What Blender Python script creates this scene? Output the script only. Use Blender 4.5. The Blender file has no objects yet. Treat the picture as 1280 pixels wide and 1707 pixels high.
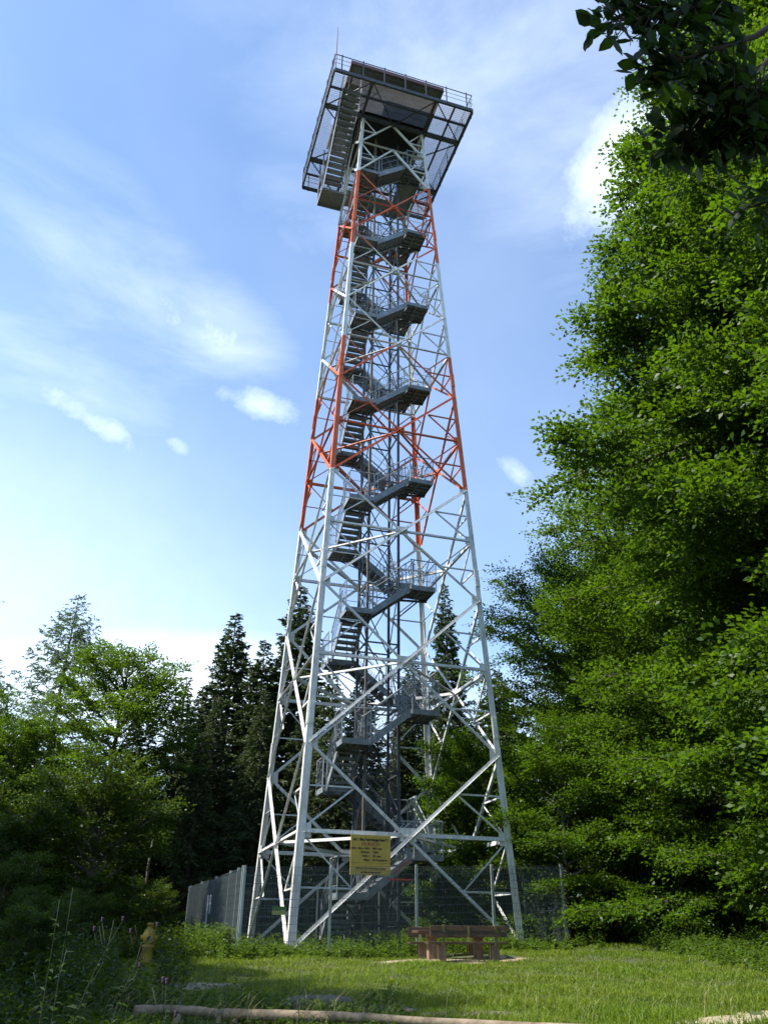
import bpy, math, random
import numpy as np
from mathutils import Vector, Matrix
R_ = math.radians
scn = bpy.context.scene
COL = scn.collection

# ------------------------------------------------------------------ camera
CAM = np.array([-8.564, -28.142, -0.30])
YAW, PITCH, ROLL = R_(17.299), R_(28.342), R_(0.46)
def cam_axes():
    cy, sy, cp, sp = math.cos(YAW), math.sin(YAW), math.cos(PITCH), math.sin(PITCH)
    f = np.array([sy*cp, cy*cp, sp]); r = np.array([cy, -sy, 0.0]); u = np.cross(r, f)
    cr, sr = math.cos(ROLL), math.sin(ROLL)
    return cr*r+sr*u, -sr*r+cr*u, f
CR, CU, CF = cam_axes()
cam_d = bpy.data.cameras.new('camera')
cam = bpy.data.objects.new('camera', cam_d); COL.objects.link(cam)
cam_d.sensor_fit = 'VERTICAL'; cam_d.sensor_height = 24.0
cam_d.lens = 24.0*1343.9/1707.0
cam_d.clip_start = 0.05; cam_d.clip_end = 3000
M = Matrix.Identity(4)
for i in range(3):
    M[i][0] = CR[i]; M[i][1] = CU[i]; M[i][2] = -CF[i]; M[i][3] = CAM[i]
cam.matrix_world = M
scn.camera = cam
FH = np.array([math.sin(YAW), math.cos(YAW)]); RH = np.array([math.cos(YAW), -math.sin(YAW)])
def uv(u, v):
    p = CAM[:2] + u*FH + v*RH
    return float(p[0]), float(p[1])
def ray(px, py):
    return CF + CR*((px-640)/1343.9) - CU*((py-853.5)/1343.9)

# ------------------------------------------------------------------ light
SUN_AZ = R_(-88.0)      # clockwise from +Y
SUN_EL = R_(50.0)
sun_dir = Vector((math.sin(SUN_AZ)*math.cos(SUN_EL), math.cos(SUN_AZ)*math.cos(SUN_EL), math.sin(SUN_EL)))
sd = bpy.data.lights.new('sun', 'SUN'); sd.energy = 5.0; sd.angle = R_(0.53); sd.color = (1.0, 0.95, 0.86)
so = bpy.data.objects.new('sun', sd); COL.objects.link(so)
so.rotation_euler = sun_dir.to_track_quat('Z', 'Y').to_euler()
so.location = (-40, 10, 60)
scn.view_settings.view_transform = 'Standard'; scn.view_settings.look = 'None'
scn.view_settings.exposure = 1.05; scn.view_settings.gamma = 1.0
scn.view_settings.use_curve_mapping = False
scn.cycles.max_bounces = 6; scn.cycles.transparent_max_bounces = 6
scn.cycles.diffuse_bounces = 3; scn.cycles.transmission_bounces = 3; scn.cycles.glossy_bounces = 2

world = bpy.data.worlds.new('World'); scn.world = world; world.use_nodes = True
def build_world():
    nt = world.node_tree; nt.nodes.clear(); N = nt.nodes.new; L = nt.links.new
    out = N('ShaderNodeOutputWorld'); bg = N('ShaderNodeBackground'); L(bg.outputs[0], out.inputs[0])
    sky = N('ShaderNodeTexSky'); sky.sky_type = 'NISHITA'; sky.sun_disc = False
    sky.sun_elevation = SUN_EL; sky.sun_rotation = SUN_AZ
    sky.air_density = 1.0; sky.dust_density = 1.0; sky.ozone_density = 1.2; sky.altitude = 800
    tc = N('ShaderNodeTexCoord')
    nz = N('ShaderNodeTexNoise'); nz.inputs['Scale'].default_value = 9.0; nz.inputs['Detail'].default_value = 12; nz.inputs['Roughness'].default_value = .68
    nz.inputs['Distortion'].default_value = .15
    L(tc.outputs['Generated'], nz.inputs['Vector'])
    def math_(op, a, b=None, clamp=False):
        m = N('ShaderNodeMath'); m.operation = op; m.use_clamp = clamp
        for i, q in enumerate((a, b)):
            if q is None: continue
            if isinstance(q, (int, float)): m.inputs[i].default_value = q
            else: L(q, m.inputs[i])
        return m.outputs[0]
    def field(p, a, b, tilt, k=.5):
        d = ray(*p); d = d/np.linalg.norm(d)
        ct, st = math.cos(R_(tilt)), math.sin(R_(tilt))
        ax = np.cross(d, [0, 0, 1]); ax /= np.linalg.norm(ax); up = np.cross(ax, d)
        e1 = ct*ax - st*up; e2 = st*ax + ct*up
        def dot(v):
            m = N('ShaderNodeVectorMath'); m.operation = 'DOT_PRODUCT'; L(tc.outputs['Generated'], m.inputs[0]); m.inputs[1].default_value = tuple(v); return m.outputs['Value']
        q1 = math_('MULTIPLY', dot(e1), 1/a); q2 = math_('MULTIPLY', dot(e2), 1/b)
        r2 = math_('ADD', math_('MULTIPLY', q1, q1), math_('MULTIPLY', q2, q2))
        fall = math_('SUBTRACT', 1.0, math_('MULTIPLY', r2, k), True); fall = math_('MULTIPLY', fall, fall)
        return math_('MULTIPLY', fall, math_('GREATER_THAN', dot(d), 0.0))
    total = None
    # (direction through which the cloud stands, half width across, half width along, tilt, strength)
    clouds = [((1062, 240), .05, .085, 50, 1.25), ((1045, 180), .03, .05, 70, 1.0), ((355, 570), .045, .035, 20, .72), ((270, 520), .05, .025, 25, .62),
              ((420, 672), .055, .018, 12, .86), ((145, 695), .065, .016, 20, .86), ((868, 790), .035, .014, 35, .74), ((300, 745), .02, .01, 20, .6),
              ((20, 610), .04, .03, 30, .6), ((1030, 330), .03, .03, 60, .75)]
    for (p, a, b, tilt, st_) in clouds:
        v = math_('MULTIPLY', field(p, a*1.25, b*1.35, tilt, .35), st_)
        total = v if total is None else math_('MAXIMUM', total, v)
    dens = math_('MULTIPLY', math_('SUBTRACT', math_('ADD', nz.outputs['Fac'], math_('MULTIPLY', total, .62)), .76), 1.5, True)
    dens = math_('MULTIPLY', dens, .72)
    # bright haze low on the sunward side
    for (p, a, b, tilt, st_) in [((-200, 1180), .50, .34, 0, .34), ((300, 1160), .30, .08, 0, .66), ((640, 1280), .5, .12, 0, .35)]:
        dens = math_('MAXIMUM', dens, math_('MULTIPLY', math_('MULTIPLY', field(p, a, b, tilt, .4), st_), math_('ADD', math_('MULTIPLY', nz.outputs['Fac'], .6), .7), True))
    # thin streaky veils
    mp = N('ShaderNodeMapping'); mp.inputs['Rotation'].default_value = (.3, .2, .6); mp.inputs['Scale'].default_value = (1, 1, 3.2); L(tc.outputs['Generated'], mp.inputs['Vector'])
    n3 = N('ShaderNodeTexNoise'); n3.inputs['Scale'].default_value = 3.4; n3.inputs['Detail'].default_value = 10; n3.inputs['Roughness'].default_value = .6; n3.inputs['Distortion'].default_value = .4; L(mp.outputs[0], n3.inputs['Vector'])
    st3 = math_('MULTIPLY', math_('SUBTRACT', n3.outputs['Fac'], .28), 2.2, True)
    for (p, a, b, tilt, st_) in [((190, 480), .20, .11, 25, .27), ((350, 560), .10, .08, 20, .32), ((780, 60), .34, .16, 20, .26), ((1000, 260), .16, .2, 40, .25), ((60, 640), .2, .12, 10, .30), ((520, 370), .1, .06, 20, .22)]:
        dens = math_('MAXIMUM', dens, math_('MULTIPLY', math_('MULTIPLY', field(p, a, b, tilt, .4), st_), st3, True))
    veil = N('ShaderNodeTexNoise'); veil.inputs['Scale'].default_value = 1.7; veil.inputs['Detail'].default_value = 5; L(tc.outputs['Generated'], veil.inputs['Vector'])
    dens = math_('MAXIMUM', dens, math_('ADD', math_('MULTIPLY', math_('SUBTRACT', veil.outputs['Fac'], .45), .35, True), .03))
    tint = N('ShaderNodeMixRGB'); tint.blend_type = 'MULTIPLY'; tint.inputs[0].default_value = 1; L(sky.outputs[0], tint.inputs[1]); tint.inputs[2].default_value = (.82, .97, 1.07, 1)
    mix = N('ShaderNodeMixRGB'); L(dens, mix.inputs[0]); L(tint.outputs[0], mix.inputs[1]); mix.inputs[2].default_value = (7.4, 8.0, 8.7, 1)
    L(mix.outputs[0], bg.inputs[0]); bg.inputs[1].default_value = 0.142
build_world()

# ------------------------------------------------------------------ materials
def mat(name, col=(.5, .5, .5), rough=.6, metal=0.0, var=0.0, var_scale=3.0, col2=None, bump=0.0, bump_scale=40, spec=.5):
    m = bpy.data.materials.new(name); m.use_nodes = True
    nt = m.node_tree; b = nt.nodes['Principled BSDF']; N = nt.nodes.new; L = nt.links.new
    b.inputs['Roughness'].default_value = rough; b.inputs['Metallic'].default_value = metal
    b.inputs['Specular IOR Level'].default_value = spec
    b.inputs['Base Color'].default_value = (*col, 1)
    tc = N('ShaderNodeTexCoord')
    if col2 is not None or var > 0:
        nz = N('ShaderNodeTexNoise'); nz.inputs['Scale'].default_value = var_scale; nz.inputs['Detail'].default_value = 6; nz.inputs['Roughness'].default_value = .65
        L(tc.outputs['Object'], nz.inputs['Vector'])
        cr = N('ShaderNodeValToRGB'); cr.color_ramp.elements[0].position = .35; cr.color_ramp.elements[1].position = .68
        c2 = col2 if col2 is not None else tuple(min(1, c*(1+var)) for c in col)
        c1 = col if col2 is not None else tuple(c*(1-var) for c in col)
        cr.color_ramp.elements[0].color = (*c1, 1); cr.color_ramp.elements[1].color = (*c2, 1)
        L(nz.outputs['Fac'], cr.inputs[0]); L(cr.outputs[0], b.inputs['Base Color'])
    if bump > 0:
        n2 = N('ShaderNodeTexNoise'); n2.inputs['Scale'].default_value = bump_scale; n2.inputs['Detail'].default_value = 4
        L(tc.outputs['Object'], n2.inputs['Vector'])
        bp = N('ShaderNodeBump'); bp.inputs['Strength'].default_value = bump; bp.inputs['Distance'].default_value = .02
        L(n2.outputs['Fac'], bp.inputs['Height']); L(bp.outputs[0], b.inputs['Normal'])
    return m

def leaf_mat(name, c_dark, c_light, trans, rough=.45, tfac=.35, spec=.28, dry=None):
    m = bpy.data.materials.new(name); m.use_nodes = True
    nt = m.node_tree; b = nt.nodes['Principled BSDF']; N = nt.nodes.new; L = nt.links.new
    out = nt.nodes['Material Output']
    at = N('ShaderNodeAttribute'); at.attribute_name = 'rnd'
    cr = N('ShaderNodeValToRGB'); cr.color_ramp.elements[0].color = (*c_dark, 1); cr.color_ramp.elements[1].color = (*c_light, 1)
    L(at.outputs['Fac'], cr.inputs[0])
    b.inputs['Roughness'].default_value = rough; csrc = cr.outputs[0]
    if dry is not None:
        tcc = N('ShaderNodeTexCoord'); nn = N('ShaderNodeTexNoise'); nn.inputs['Scale'].default_value = .55; nn.inputs['Detail'].default_value = 6; nn.inputs['Roughness'].default_value = .7; L(tcc.outputs['Object'], nn.inputs['Vector'])
        rr = N('ShaderNodeValToRGB'); rr.color_ramp.elements[0].position = .42; rr.color_ramp.elements[1].position = .66; rr.color_ramp.elements[1].color = (.75, .75, .75, 1); L(nn.outputs['Fac'], rr.inputs[0])
        dm = N('ShaderNodeMixRGB'); L(rr.outputs[0], dm.inputs[0]); L(csrc, dm.inputs[1]); dm.inputs[2].default_value = (*dry, 1); csrc = dm.outputs[0]
    L(csrc, b.inputs['Base Color'])
    b.inputs['Specular IOR Level'].default_value = spec
    tr = N('ShaderNodeBsdfTranslucent')
    mx = N('ShaderNodeMixRGB'); mx.blend_type = 'MULTIPLY'; mx.inputs[0].default_value = 1
    sc = N('ShaderNodeMapRange'); sc.inputs['To Min'].default_value = .7; sc.inputs['To Max'].default_value = 1.25; L(at.outputs['Fac'], sc.inputs['Value'])
    mx.inputs[1].default_value = (*trans, 1); L(sc.outputs[0], mx.inputs[2]); L(mx.outputs[0], tr.inputs['Color'])
    ms = N('ShaderNodeMixShader'); ms.inputs[0].default_value = tfac
    L(b.outputs[0], ms.inputs[1]); L(tr.outputs[0], ms.inputs[2]); L(ms.outputs[0], out.inputs[0])
    return m

Z_LV = [-.35, 2.70, 5.30, 8.23, 10.85, 13.32, 15.56, 17.95, 20.22, 22.57, 24.73, 27.04, 29.23, 31.46, 33.54, 35.90, 38.00]
def paint_mat():
    m = bpy.data.materials.new('banded_paint'); m.use_nodes = True
    nt = m.node_tree; b = nt.nodes['Principled BSDF']; N = nt.nodes.new; L = nt.links.new
    tc = N('ShaderNodeTexCoord'); sx = N('ShaderNodeSeparateXYZ'); L(tc.outputs['Object'], sx.inputs[0])
    def step(z0, z1):
        a = N('ShaderNodeMath'); a.operation = 'GREATER_THAN'; L(sx.outputs['Z'], a.inputs[0]); a.inputs[1].default_value = z0
        c = N('ShaderNodeMath'); c.operation = 'LESS_THAN'; L(sx.outputs['Z'], c.inputs[0]); c.inputs[1].default_value = z1
        p = N('ShaderNodeMath'); p.operation = 'MULTIPLY'; L(a.outputs[0], p.inputs[0]); L(c.outputs[0], p.inputs[1]); return p.outputs[0]
    s1 = step(15.60, 22.40); s2 = step(28.2, 33.50)
    ad = N('ShaderNodeMath'); ad.operation = 'ADD'; L(s1, ad.inputs[0]); L(s2, ad.inputs[1])
    nz = N('ShaderNodeTexNoise'); nz.inputs['Scale'].default_value = 2.2; nz.inputs['Detail'].default_value = 8; nz.inputs['Roughness'].default_value = .7
    L(tc.outputs['Object'], nz.inputs['Vector'])
    w = N('ShaderNodeValToRGB'); w.color_ramp.elements[0].position = .3; w.color_ramp.elements[1].position = .62
    w.color_ramp.elements[0].color = (.47, .475, .45, 1); w.color_ramp.elements[1].color = (.68, .68, .67, 1)
    r = N('ShaderNodeValToRGB'); r.color_ramp.elements[0].position = .3; r.color_ramp.elements[1].position = .7
    r.color_ramp.elements[0].color = (.40, .062, .018, 1); r.color_ramp.elements[1].color = (.66, .14, .032, 1)
    L(nz.outputs['Fac'], w.inputs[0]); L(nz.outputs['Fac'], r.inputs[0])
    mx = N('ShaderNodeMixRGB'); L(ad.outputs[0], mx.inputs[0]); L(w.outputs[0], mx.inputs[1]); L(r.outputs[0], mx.inputs[2])
    # small rust flecks
    n3 = N('ShaderNodeTexNoise'); n3.inputs['Scale'].default_value = 14; n3.inputs['Detail'].default_value = 5; L(tc.outputs['Object'], n3.inputs['Vector'])
    c3 = N('ShaderNodeValToRGB'); c3.color_ramp.elements[0].position = .66; c3.color_ramp.elements[1].position = .72
    c3.color_ramp.elements[0].color = (0, 0, 0, 1); c3.color_ramp.elements[1].color = (.7, .7, .7, 1); L(n3.outputs['Fac'], c3.inputs[0])
    # grime streaks running down the members
    mp = N('ShaderNodeMapping'); mp.inputs['Scale'].default_value = (9, 9, .9); L(tc.outputs['Object'], mp.inputs['Vector'])
    n4 = N('ShaderNodeTexNoise'); n4.inputs['Scale'].default_value = 1.6; n4.inputs['Detail'].default_value = 6; L(mp.outputs[0], n4.inputs['Vector'])
    c4 = N('ShaderNodeValToRGB'); c4.color_ramp.elements[0].position = .48; c4.color_ramp.elements[1].position = .7; c4.color_ramp.elements[0].color = (0, 0, 0, 1); c4.color_ramp.elements[1].color = (.4, .4, .4, 1); L(n4.outputs['Fac'], c4.inputs[0])
    m4 = N('ShaderNodeMixRGB'); L(c4.outputs[0], m4.inputs[0]); L(mx.outputs[0], m4.inputs[1]); m4.inputs[2].default_value = (.20, .18, .13, 1)
    m2 = N('ShaderNodeMixRGB'); L(c3.outputs[0], m2.inputs[0]); L(m4.outputs[0], m2.inputs[1]); m2.inputs[2].default_value = (.16, .09, .05, 1)
    L(m2.outputs[0], b.inputs['Base Color']); b.inputs['Roughness'].default_value = .5
    return m

MT = {}
MT['paint'] = paint_mat()
MT['steel'] = mat('galvanised_steel', (.17, .195, .215), .5, .25, col2=(.29, .315, .335), var_scale=5)
MT['dark_steel'] = mat('dark_steel', (.045, .048, .055), .6, .2, col2=(.085, .088, .095), var_scale=4)
MT['brown_steel'] = mat('rusty_sunlit_column_steel', (.10, .085, .07), .65, .1, col2=(.17, .14, .11), var_scale=3)  # rusty brown of the sunlit shaft column, its brightness put into the colour
MT['tread'] = mat('tread_grating_steel', (.15, .17, .185), .55, .3, col2=(.26, .28, .295), var_scale=9)
MT['fence'] = mat('grey_fence_wire', (.13, .15, .15), .5, .3)
MT['fence_post'] = mat('galvanised_fence_post', (.30, .33, .32), .5, .4, var=.15)
MT['sheet'] = mat('dark_privacy_sheet', (.05, .066, .072), .6, col2=(.085, .105, .11), var_scale=2)
MT['sign'] = mat('yellow_sign_board', (.46, .30, .050), .7, col2=(.56, .39, .09), var_scale=4)
MT['sign_black'] = mat('black_sign_lettering', (.03, .025, .02), .7)
MT['sign_red'] = mat('red_sign_lettering', (.28, .05, .03), .7)
MT['cabin'] = mat('cabin_panel', (.04, .036, .038), .6, col2=(.075, .066, .066), var_scale=2.5)
MT['cabin_dark'] = mat('cabin_floor', (.035, .032, .03), .8, var=.2)
MT['soffit'] = mat('corrugated_soffit', (.12, .123, .12), .6, col2=(.19, .193, .19), var_scale=3)
MT['fascia'] = mat('red_brown_fascia', (.115, .045, .04), .6, col2=(.16, .065, .055), var_scale=4)
MT['bark'] = mat('tree_bark', (.045, .036, .028), .9, col2=(.10, .085, .065), var_scale=6, bump=.6, bump_scale=18)
MT['bark_light'] = mat('pale_bark', (.10, .088, .07), .9, col2=(.19, .17, .14), var_scale=7, bump=.5, bump_scale=20)
MT['beech'] = leaf_mat('beech_leaves', (.010, .032, .003), (.060, .112, .008), (.130, .245, .006), tfac=.38, rough=.5)
MT['beech_near'] = leaf_mat('shaded_beech_leaves', (.012, .026, .006), (.022, .044, .010), (.06, .13, .010), tfac=.28, rough=.6, spec=.2)  # darker copy of the beech leaves, shade put into the colour
MT['broad'] = leaf_mat('broadleaf_leaves', (.016, .044, .005), (.055, .100, .009), (.14, .25, .008), tfac=.38, rough=.5)
MT['bush'] = leaf_mat('bush_leaves', (.010, .028, .004), (.046, .080, .008), (.13, .21, .008), tfac=.28, rough=.45)
MT['spruce'] = leaf_mat('spruce_needles', (.022, .040, .014), (.060, .085, .026), (.08, .12, .02), rough=.6, tfac=.2)
MT['larch'] = leaf_mat('larch_needles', (.045, .080, .035), (.080, .125, .058), (.13, .20, .07), rough=.6, tfac=.35)
MT['grass'] = leaf_mat('meadow_grass', (.040, .095, .005), (.120, .190, .012), (.28, .37, .02), rough=.5, tfac=.40, dry=(.15, .17, .03))
MT['straw'] = leaf_mat('dry_grass', (.20, .19, .08), (.38, .34, .17), (.30, .28, .12), rough=.7, tfac=.35)
MT['weed'] = leaf_mat('weed_leaves', (.022, .052, .010), (.070, .120, .018), (.16, .26, .02), tfac=.35)
MT['thistle'] = mat('thistle_flower', (.030, .012, .030), .8, var=.3)
MT['stalk'] = mat('dark_stalk', (.018, .024, .010), .8, var=.3)  # near-black green: shade on the thistle stems put into the colour
MT['wood'] = mat('red_brown_stained_wood', (.038, .022, .013), .65, col2=(.085, .044, .024), var_scale=7, bump=.3, bump_scale=30)
MT['wood_leg'] = mat('reddish_post', (.14, .088, .055), .8, col2=(.24, .16, .105), var_scale=8, bump=.3)
MT['olive'] = mat('weathered_olive_batten', (.13, .115, .04), .8, var=.2)
MT['log'] = mat('weathered_log', (.11, .075, .045), .9, col2=(.26, .20, .135), var_scale=5, bump=.7, bump_scale=14)
MT['rock'] = mat('grey_rock', (.055, .048, .033), .95, col2=(.15, .13, .095), var_scale=5, bump=.9, bump_scale=7)
MT['yellow'] = mat('yellow_paint', (.20, .14, .012), .7, col2=(.34, .24, .03), var_scale=10)
MT['black'] = mat('black_fitting', (.02, .02, .02), .6)
MT['paper'] = mat('white_notice_sheet', (.65, .66, .68), .7, var=.08)
MT['concrete'] = mat('concrete', (.22, .21, .19), .9, col2=(.33, .32, .29), var_scale=6, bump=.4)
MT['green_plate'] = mat('green_yellow_plate', (.07, .15, .04), .7)
MT['yellow_plate'] = mat('pale_yellow_plate', (.28, .28, .08), .7)
MT['orange'] = mat('orange_red_strip', (.55, .07, .03), .5)

# ------------------------------------------------------------------ mesh helpers
class MB:
    def __init__(s): s.v = []; s.f = []
    def add(s, vs, fs):
        o = len(s.v); s.v += [tuple(map(float, p)) for p in vs]; s.f += [tuple(i+o for i in f) for f in fs]; return s
    def box(s, lo, hi):
        x0, y0, z0 = lo; x1, y1, z1 = hi
        return s.add([(x0,y0,z0),(x1,y0,z0),(x1,y1,z0),(x0,y1,z0),(x0,y0,z1),(x1,y0,z1),(x1,y1,z1),(x0,y1,z1)],
              [(0,3,2,1),(4,5,6,7),(0,1,5,4),(1,2,6,5),(2,3,7,6),(3,0,4,7)])
    def prism(s, p0, p1, prof, side, ext0=0, ext1=0):
        """extrude the 2-D profile [(a,b)..] from p0 to p1; a runs along `side`, b along the third axis"""
        p0 = np.array(p0, float); p1 = np.array(p1, float); d = p1-p0; d /= np.linalg.norm(d)
        p0 = p0-d*ext0; p1 = p1+d*ext1
        a = np.array(side, float); a = a-d*(a@d); a /= np.linalg.norm(a); b = np.cross(d, a)
        n = len(prof); vs = [p0+a*x+b*y for x, y in prof]+[p1+a*x+b*y for x, y in prof]
        fs = [(i, (i+1) % n, n+(i+1) % n, n+i) for i in range(n)]+[tuple(range(n))[::-1], tuple(range(n, 2*n))]
        return s.add(vs, fs)
    def bar(s, p0, p1, w, h, side=(0, 0, 1), ext=0):
        return s.prism(p0, p1, [(-h/2, -w/2), (h/2, -w/2), (h/2, w/2), (-h/2, w/2)], side, ext, ext)
    def angle(s, p0, p1, w, t, side, flip=1, ext=0):
        pr = [(0, 0), (w, 0), (w, t), (t, t), (t, w), (0, w)]
        pr = [(a, b*flip) for a, b in pr]
        return s.prism(p0, p1, pr, side, ext, ext)
    def tube(s, pts, rad, n=6):
        pts = [np.array(p, float) for p in pts]; rad = rad if hasattr(rad, '__len__') else [rad]*len(pts)
        o = len(s.v); prev = None
        for i, p in enumerate(pts):
            d = pts[min(i+1, len(pts)-1)]-pts[max(i-1, 0)]; d = d/(np.linalg.norm(d)+1e-9)
            if prev is None:
                a = np.cross(d, [0, 0, 1]) if abs(d[2]) < .9 else np.cross(d, [1, 0, 0])
            else: a = prev-d*(prev@d)
            a = a/(np.linalg.norm(a)+1e-9); prev = a; b = np.cross(d, a)
            for k in range(n):
                t = 2*math.pi*k/n; s.v.append(tuple(p+rad[i]*(a*math.cos(t)+b*math.sin(t))))
        for i in range(len(pts)-1):
            for k in range(n):
                s.f.append((o+i*n+k, o+i*n+(k+1) % n, o+(i+1)*n+(k+1) % n, o+(i+1)*n+k))
        s.f.append(tuple(o+k for k in range(n))[::-1]); s.f.append(tuple(o+(len(pts)-1)*n+k for k in range(n)))
        return s
    def lathe(s, c, prof, n=16):
        o = len(s.v)
        for r, z in prof:
            for k in range(n):
                t = 2*math.pi*k/n; s.v.append((c[0]+r*math.cos(t), c[1]+r*math.sin(t), c[2]+z))
        for i in range(len(prof)-1):
            for k in range(n): s.f.append((o+i*n+k, o+i*n+(k+1) % n, o+(i+1)*n+(k+1) % n, o+(i+1)*n+k))
        s.f.append(tuple(o+k for k in range(n))[::-1]); s.f.append(tuple(o+(len(prof)-1)*n+k for k in range(n)))
        return s
    def mesh(s, name, m, smooth=False):
        me = bpy.data.meshes.new(name); me.from_pydata(s.v, [], s.f); me.materials.append(m)
        if smooth: me.polygons.foreach_set('use_smooth', [True]*len(me.polygons))
        me.update(); return me
    def build(s, name, m, parent=None, smooth=False, bevel=0):
        o = bpy.data.objects.new(name, s.mesh(name, m, smooth)); COL.objects.link(o)
        if parent: o.parent = parent
        if bevel:
            b = o.modifiers.new('bevel', 'BEVEL'); b.width = bevel; b.segments = 2; b.limit_method = 'ANGLE'
        return o
def empty(name, loc=(0, 0, 0), rz=0):
    o = bpy.data.objects.new(name, None); COL.objects.link(o); o.location = loc; o.rotation_euler = (0, 0, rz); o.empty_display_size = .3
    return o
def tag(o, label=None, cat=None, group=None, kind=None):
    if label: o['label'] = label
    if cat: o['category'] = cat
    if group: o['group'] = group
    if kind: o['kind'] = kind
    return o
def copy_tree(o, parent=None):
    c = o.copy(); COL.objects.link(c); c.parent = parent
    for ch in list(o.children): copy_tree(ch, c)
    return c

def fast_mesh(name, V, k, rnd, m):
    """V: (n*k,3) vertices, n faces of k corners each"""
    n = len(V)//k
    me = bpy.data.meshes.new(name); me.vertices.add(len(V)); me.vertices.foreach_set('co', np.ascontiguousarray(V, np.float32).ravel())
    me.loops.add(n*k); me.loops.foreach_set('vertex_index', np.arange(n*k, dtype=np.int32))
    me.polygons.add(n); me.polygons.foreach_set('loop_start', np.arange(0, n*k, k, dtype=np.int32))
    me.polygons.foreach_set('loop_total', np.full(n, k, np.int32))
    me.update(calc_edges=True)
    at = me.attributes.new('rnd', 'FLOAT', 'FACE'); at.data.foreach_set('value', np.ascontiguousarray(rnd, np.float32))
    me.materials.append(m); return me
def link_mesh(name, me, parent=None):
    o = bpy.data.objects.new(name, me); COL.objects.link(o)
    if parent: o.parent = parent
    return o
def nrm(a): return a/(np.linalg.norm(a, axis=-1, keepdims=True)+1e-9)
def leaves(P, D, Nn, L, W, fold=.18, shape=4):
    """leaf at P growing along D with face normal Nn"""
    D = nrm(D); S = nrm(np.cross(D, Nn)); Nn = np.cross(S, D)
    L = np.broadcast_to(np.asarray(L, float), (len(P),))[:, None]; W = np.broadcast_to(np.asarray(W, float), (len(P),))[:, None]
    if shape == 4:
        q = [P, P+D*L*.45+S*W*.5+Nn*L*fold, P+D*L, P+D*L*.45-S*W*.5+Nn*L*fold]
    else:
        q = [P, P+D*L*.2+S*W*.34, P+D*L*.5+S*W*.5, P+D*L*.8+S*W*.3, P+D*L-Nn*L*.08, P+D*L*.8-S*W*.3, P+D*L*.5-S*W*.5, P+D*L*.2-S*W*.34]
    return np.stack(q, 1).reshape(-1, 3)

# ------------------------------------------------------------------ ground
def sstep(t): t = np.clip(t, 0, 1); return t*t*(3-2*t)
def gz(x, y):
    x = np.asarray(x, float); y = np.asarray(y, float)
    dx = x-CAM[0]; dy = y-CAM[1]
    u = dx*FH[0]+dy*FH[1]; v = dx*RH[0]+dy*RH[1]
    z = -1.9+1.42*np.clip(u/25.5, -.3, 1)+.028*np.clip(v, 0, 12)*np.clip(u/20, 0, 1)
    z = z+.05*np.sin(x*1.3+.5)*np.cos(y*1.1)+.03*np.sin(x*2.9+y*2.3)
    return z
def make_ground():
    # dense near the camera, reaching to the horizon
    def axis(c):
        a = np.linspace(-40, 40, 161); far = np.geomspace(44, 900, 16)
        return np.concatenate([-far[::-1], a, far])+c
    X, Y = np.meshgrid(axis(0), axis(-10)); Z = gz(X, Y)
    n = X.shape[1]; mrows = X.shape[0]
    V = np.stack([X, Y, Z], -1).reshape(-1, 3)
    i = np.arange((mrows-1)*n).reshape(mrows-1, n)[:, :-1].ravel()
    F = np.stack([i, i+1, i+n+1, i+n], 1)
    me = bpy.data.meshes.new('ground'); me.from_pydata(V.tolist(), [], F.tolist())
    me.polygons.foreach_set('use_smooth', [True]*len(me.polygons))
    m = mat('meadow_soil', (.035, .045, .015), .95, col2=(.075, .085, .028), var_scale=1.6, bump=.5, bump_scale=6)
    me.materials.append(m)
    o = link_mesh('ground', me); tag(o, kind='structure')
make_ground()

def patch(name, cx, cy, rx, ry, rot, m, seed, label=None, lift=.012, n=40, kind='structure'):
    rng = random.Random(seed); V = [(cx, cy, float(gz(cx, cy))+lift+.01)]; rings = 5
    ph = [rng.uniform(0, 6.28) for _ in range(4)]
    for r in range(1, rings+1):
        for k in range(n):
            t = 2*math.pi*k/n; w = 1+.18*math.sin(3*t+ph[0])+.1*math.sin(7*t+ph[1])+.07*math.sin(13*t+ph[2])
            a = rx*w*math.cos(t)*r/rings; b = ry*w*math.sin(t)*r/rings
            x = cx+a*math.cos(rot)-b*math.sin(rot); y = cy+a*math.sin(rot)+b*math.cos(rot)
            V.append((x, y, float(gz(x, y))+lift*(1 if r < rings else -1)))
    F = [(0, 1+k, 1+(k+1) % n) for k in range(n)]
    for r in range(rings-1):
        for k in range(n): F.append((1+r*n+k, 1+(r+1)*n+k, 1+(r+1)*n+(k+1) % n, 1+r*n+(k+1) % n))
    me = bpy.data.meshes.new(name); me.from_pydata(V, [], F); me.materials.append(m)
    o = link_mesh(name, me); tag(o, kind=kind); return o

# ------------------------------------------------------------------ observation tower
H0, H1 = 3.55, 1.68
def hw(z): return H0+(H1-H0)*z/38.0
def corner(i, z):
    sx, sy = [(-1, -1), (1, -1), (1, 1), (-1, 1)][i % 4]; w = hw(z); return np.array([sx*w, sy*w, z])
tower = empty('observation_tower', (0, 0, 0))
tag(tower, 'tall red and white banded steel lattice tower with spiral stair and square viewing deck', 'observation tower')

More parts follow.
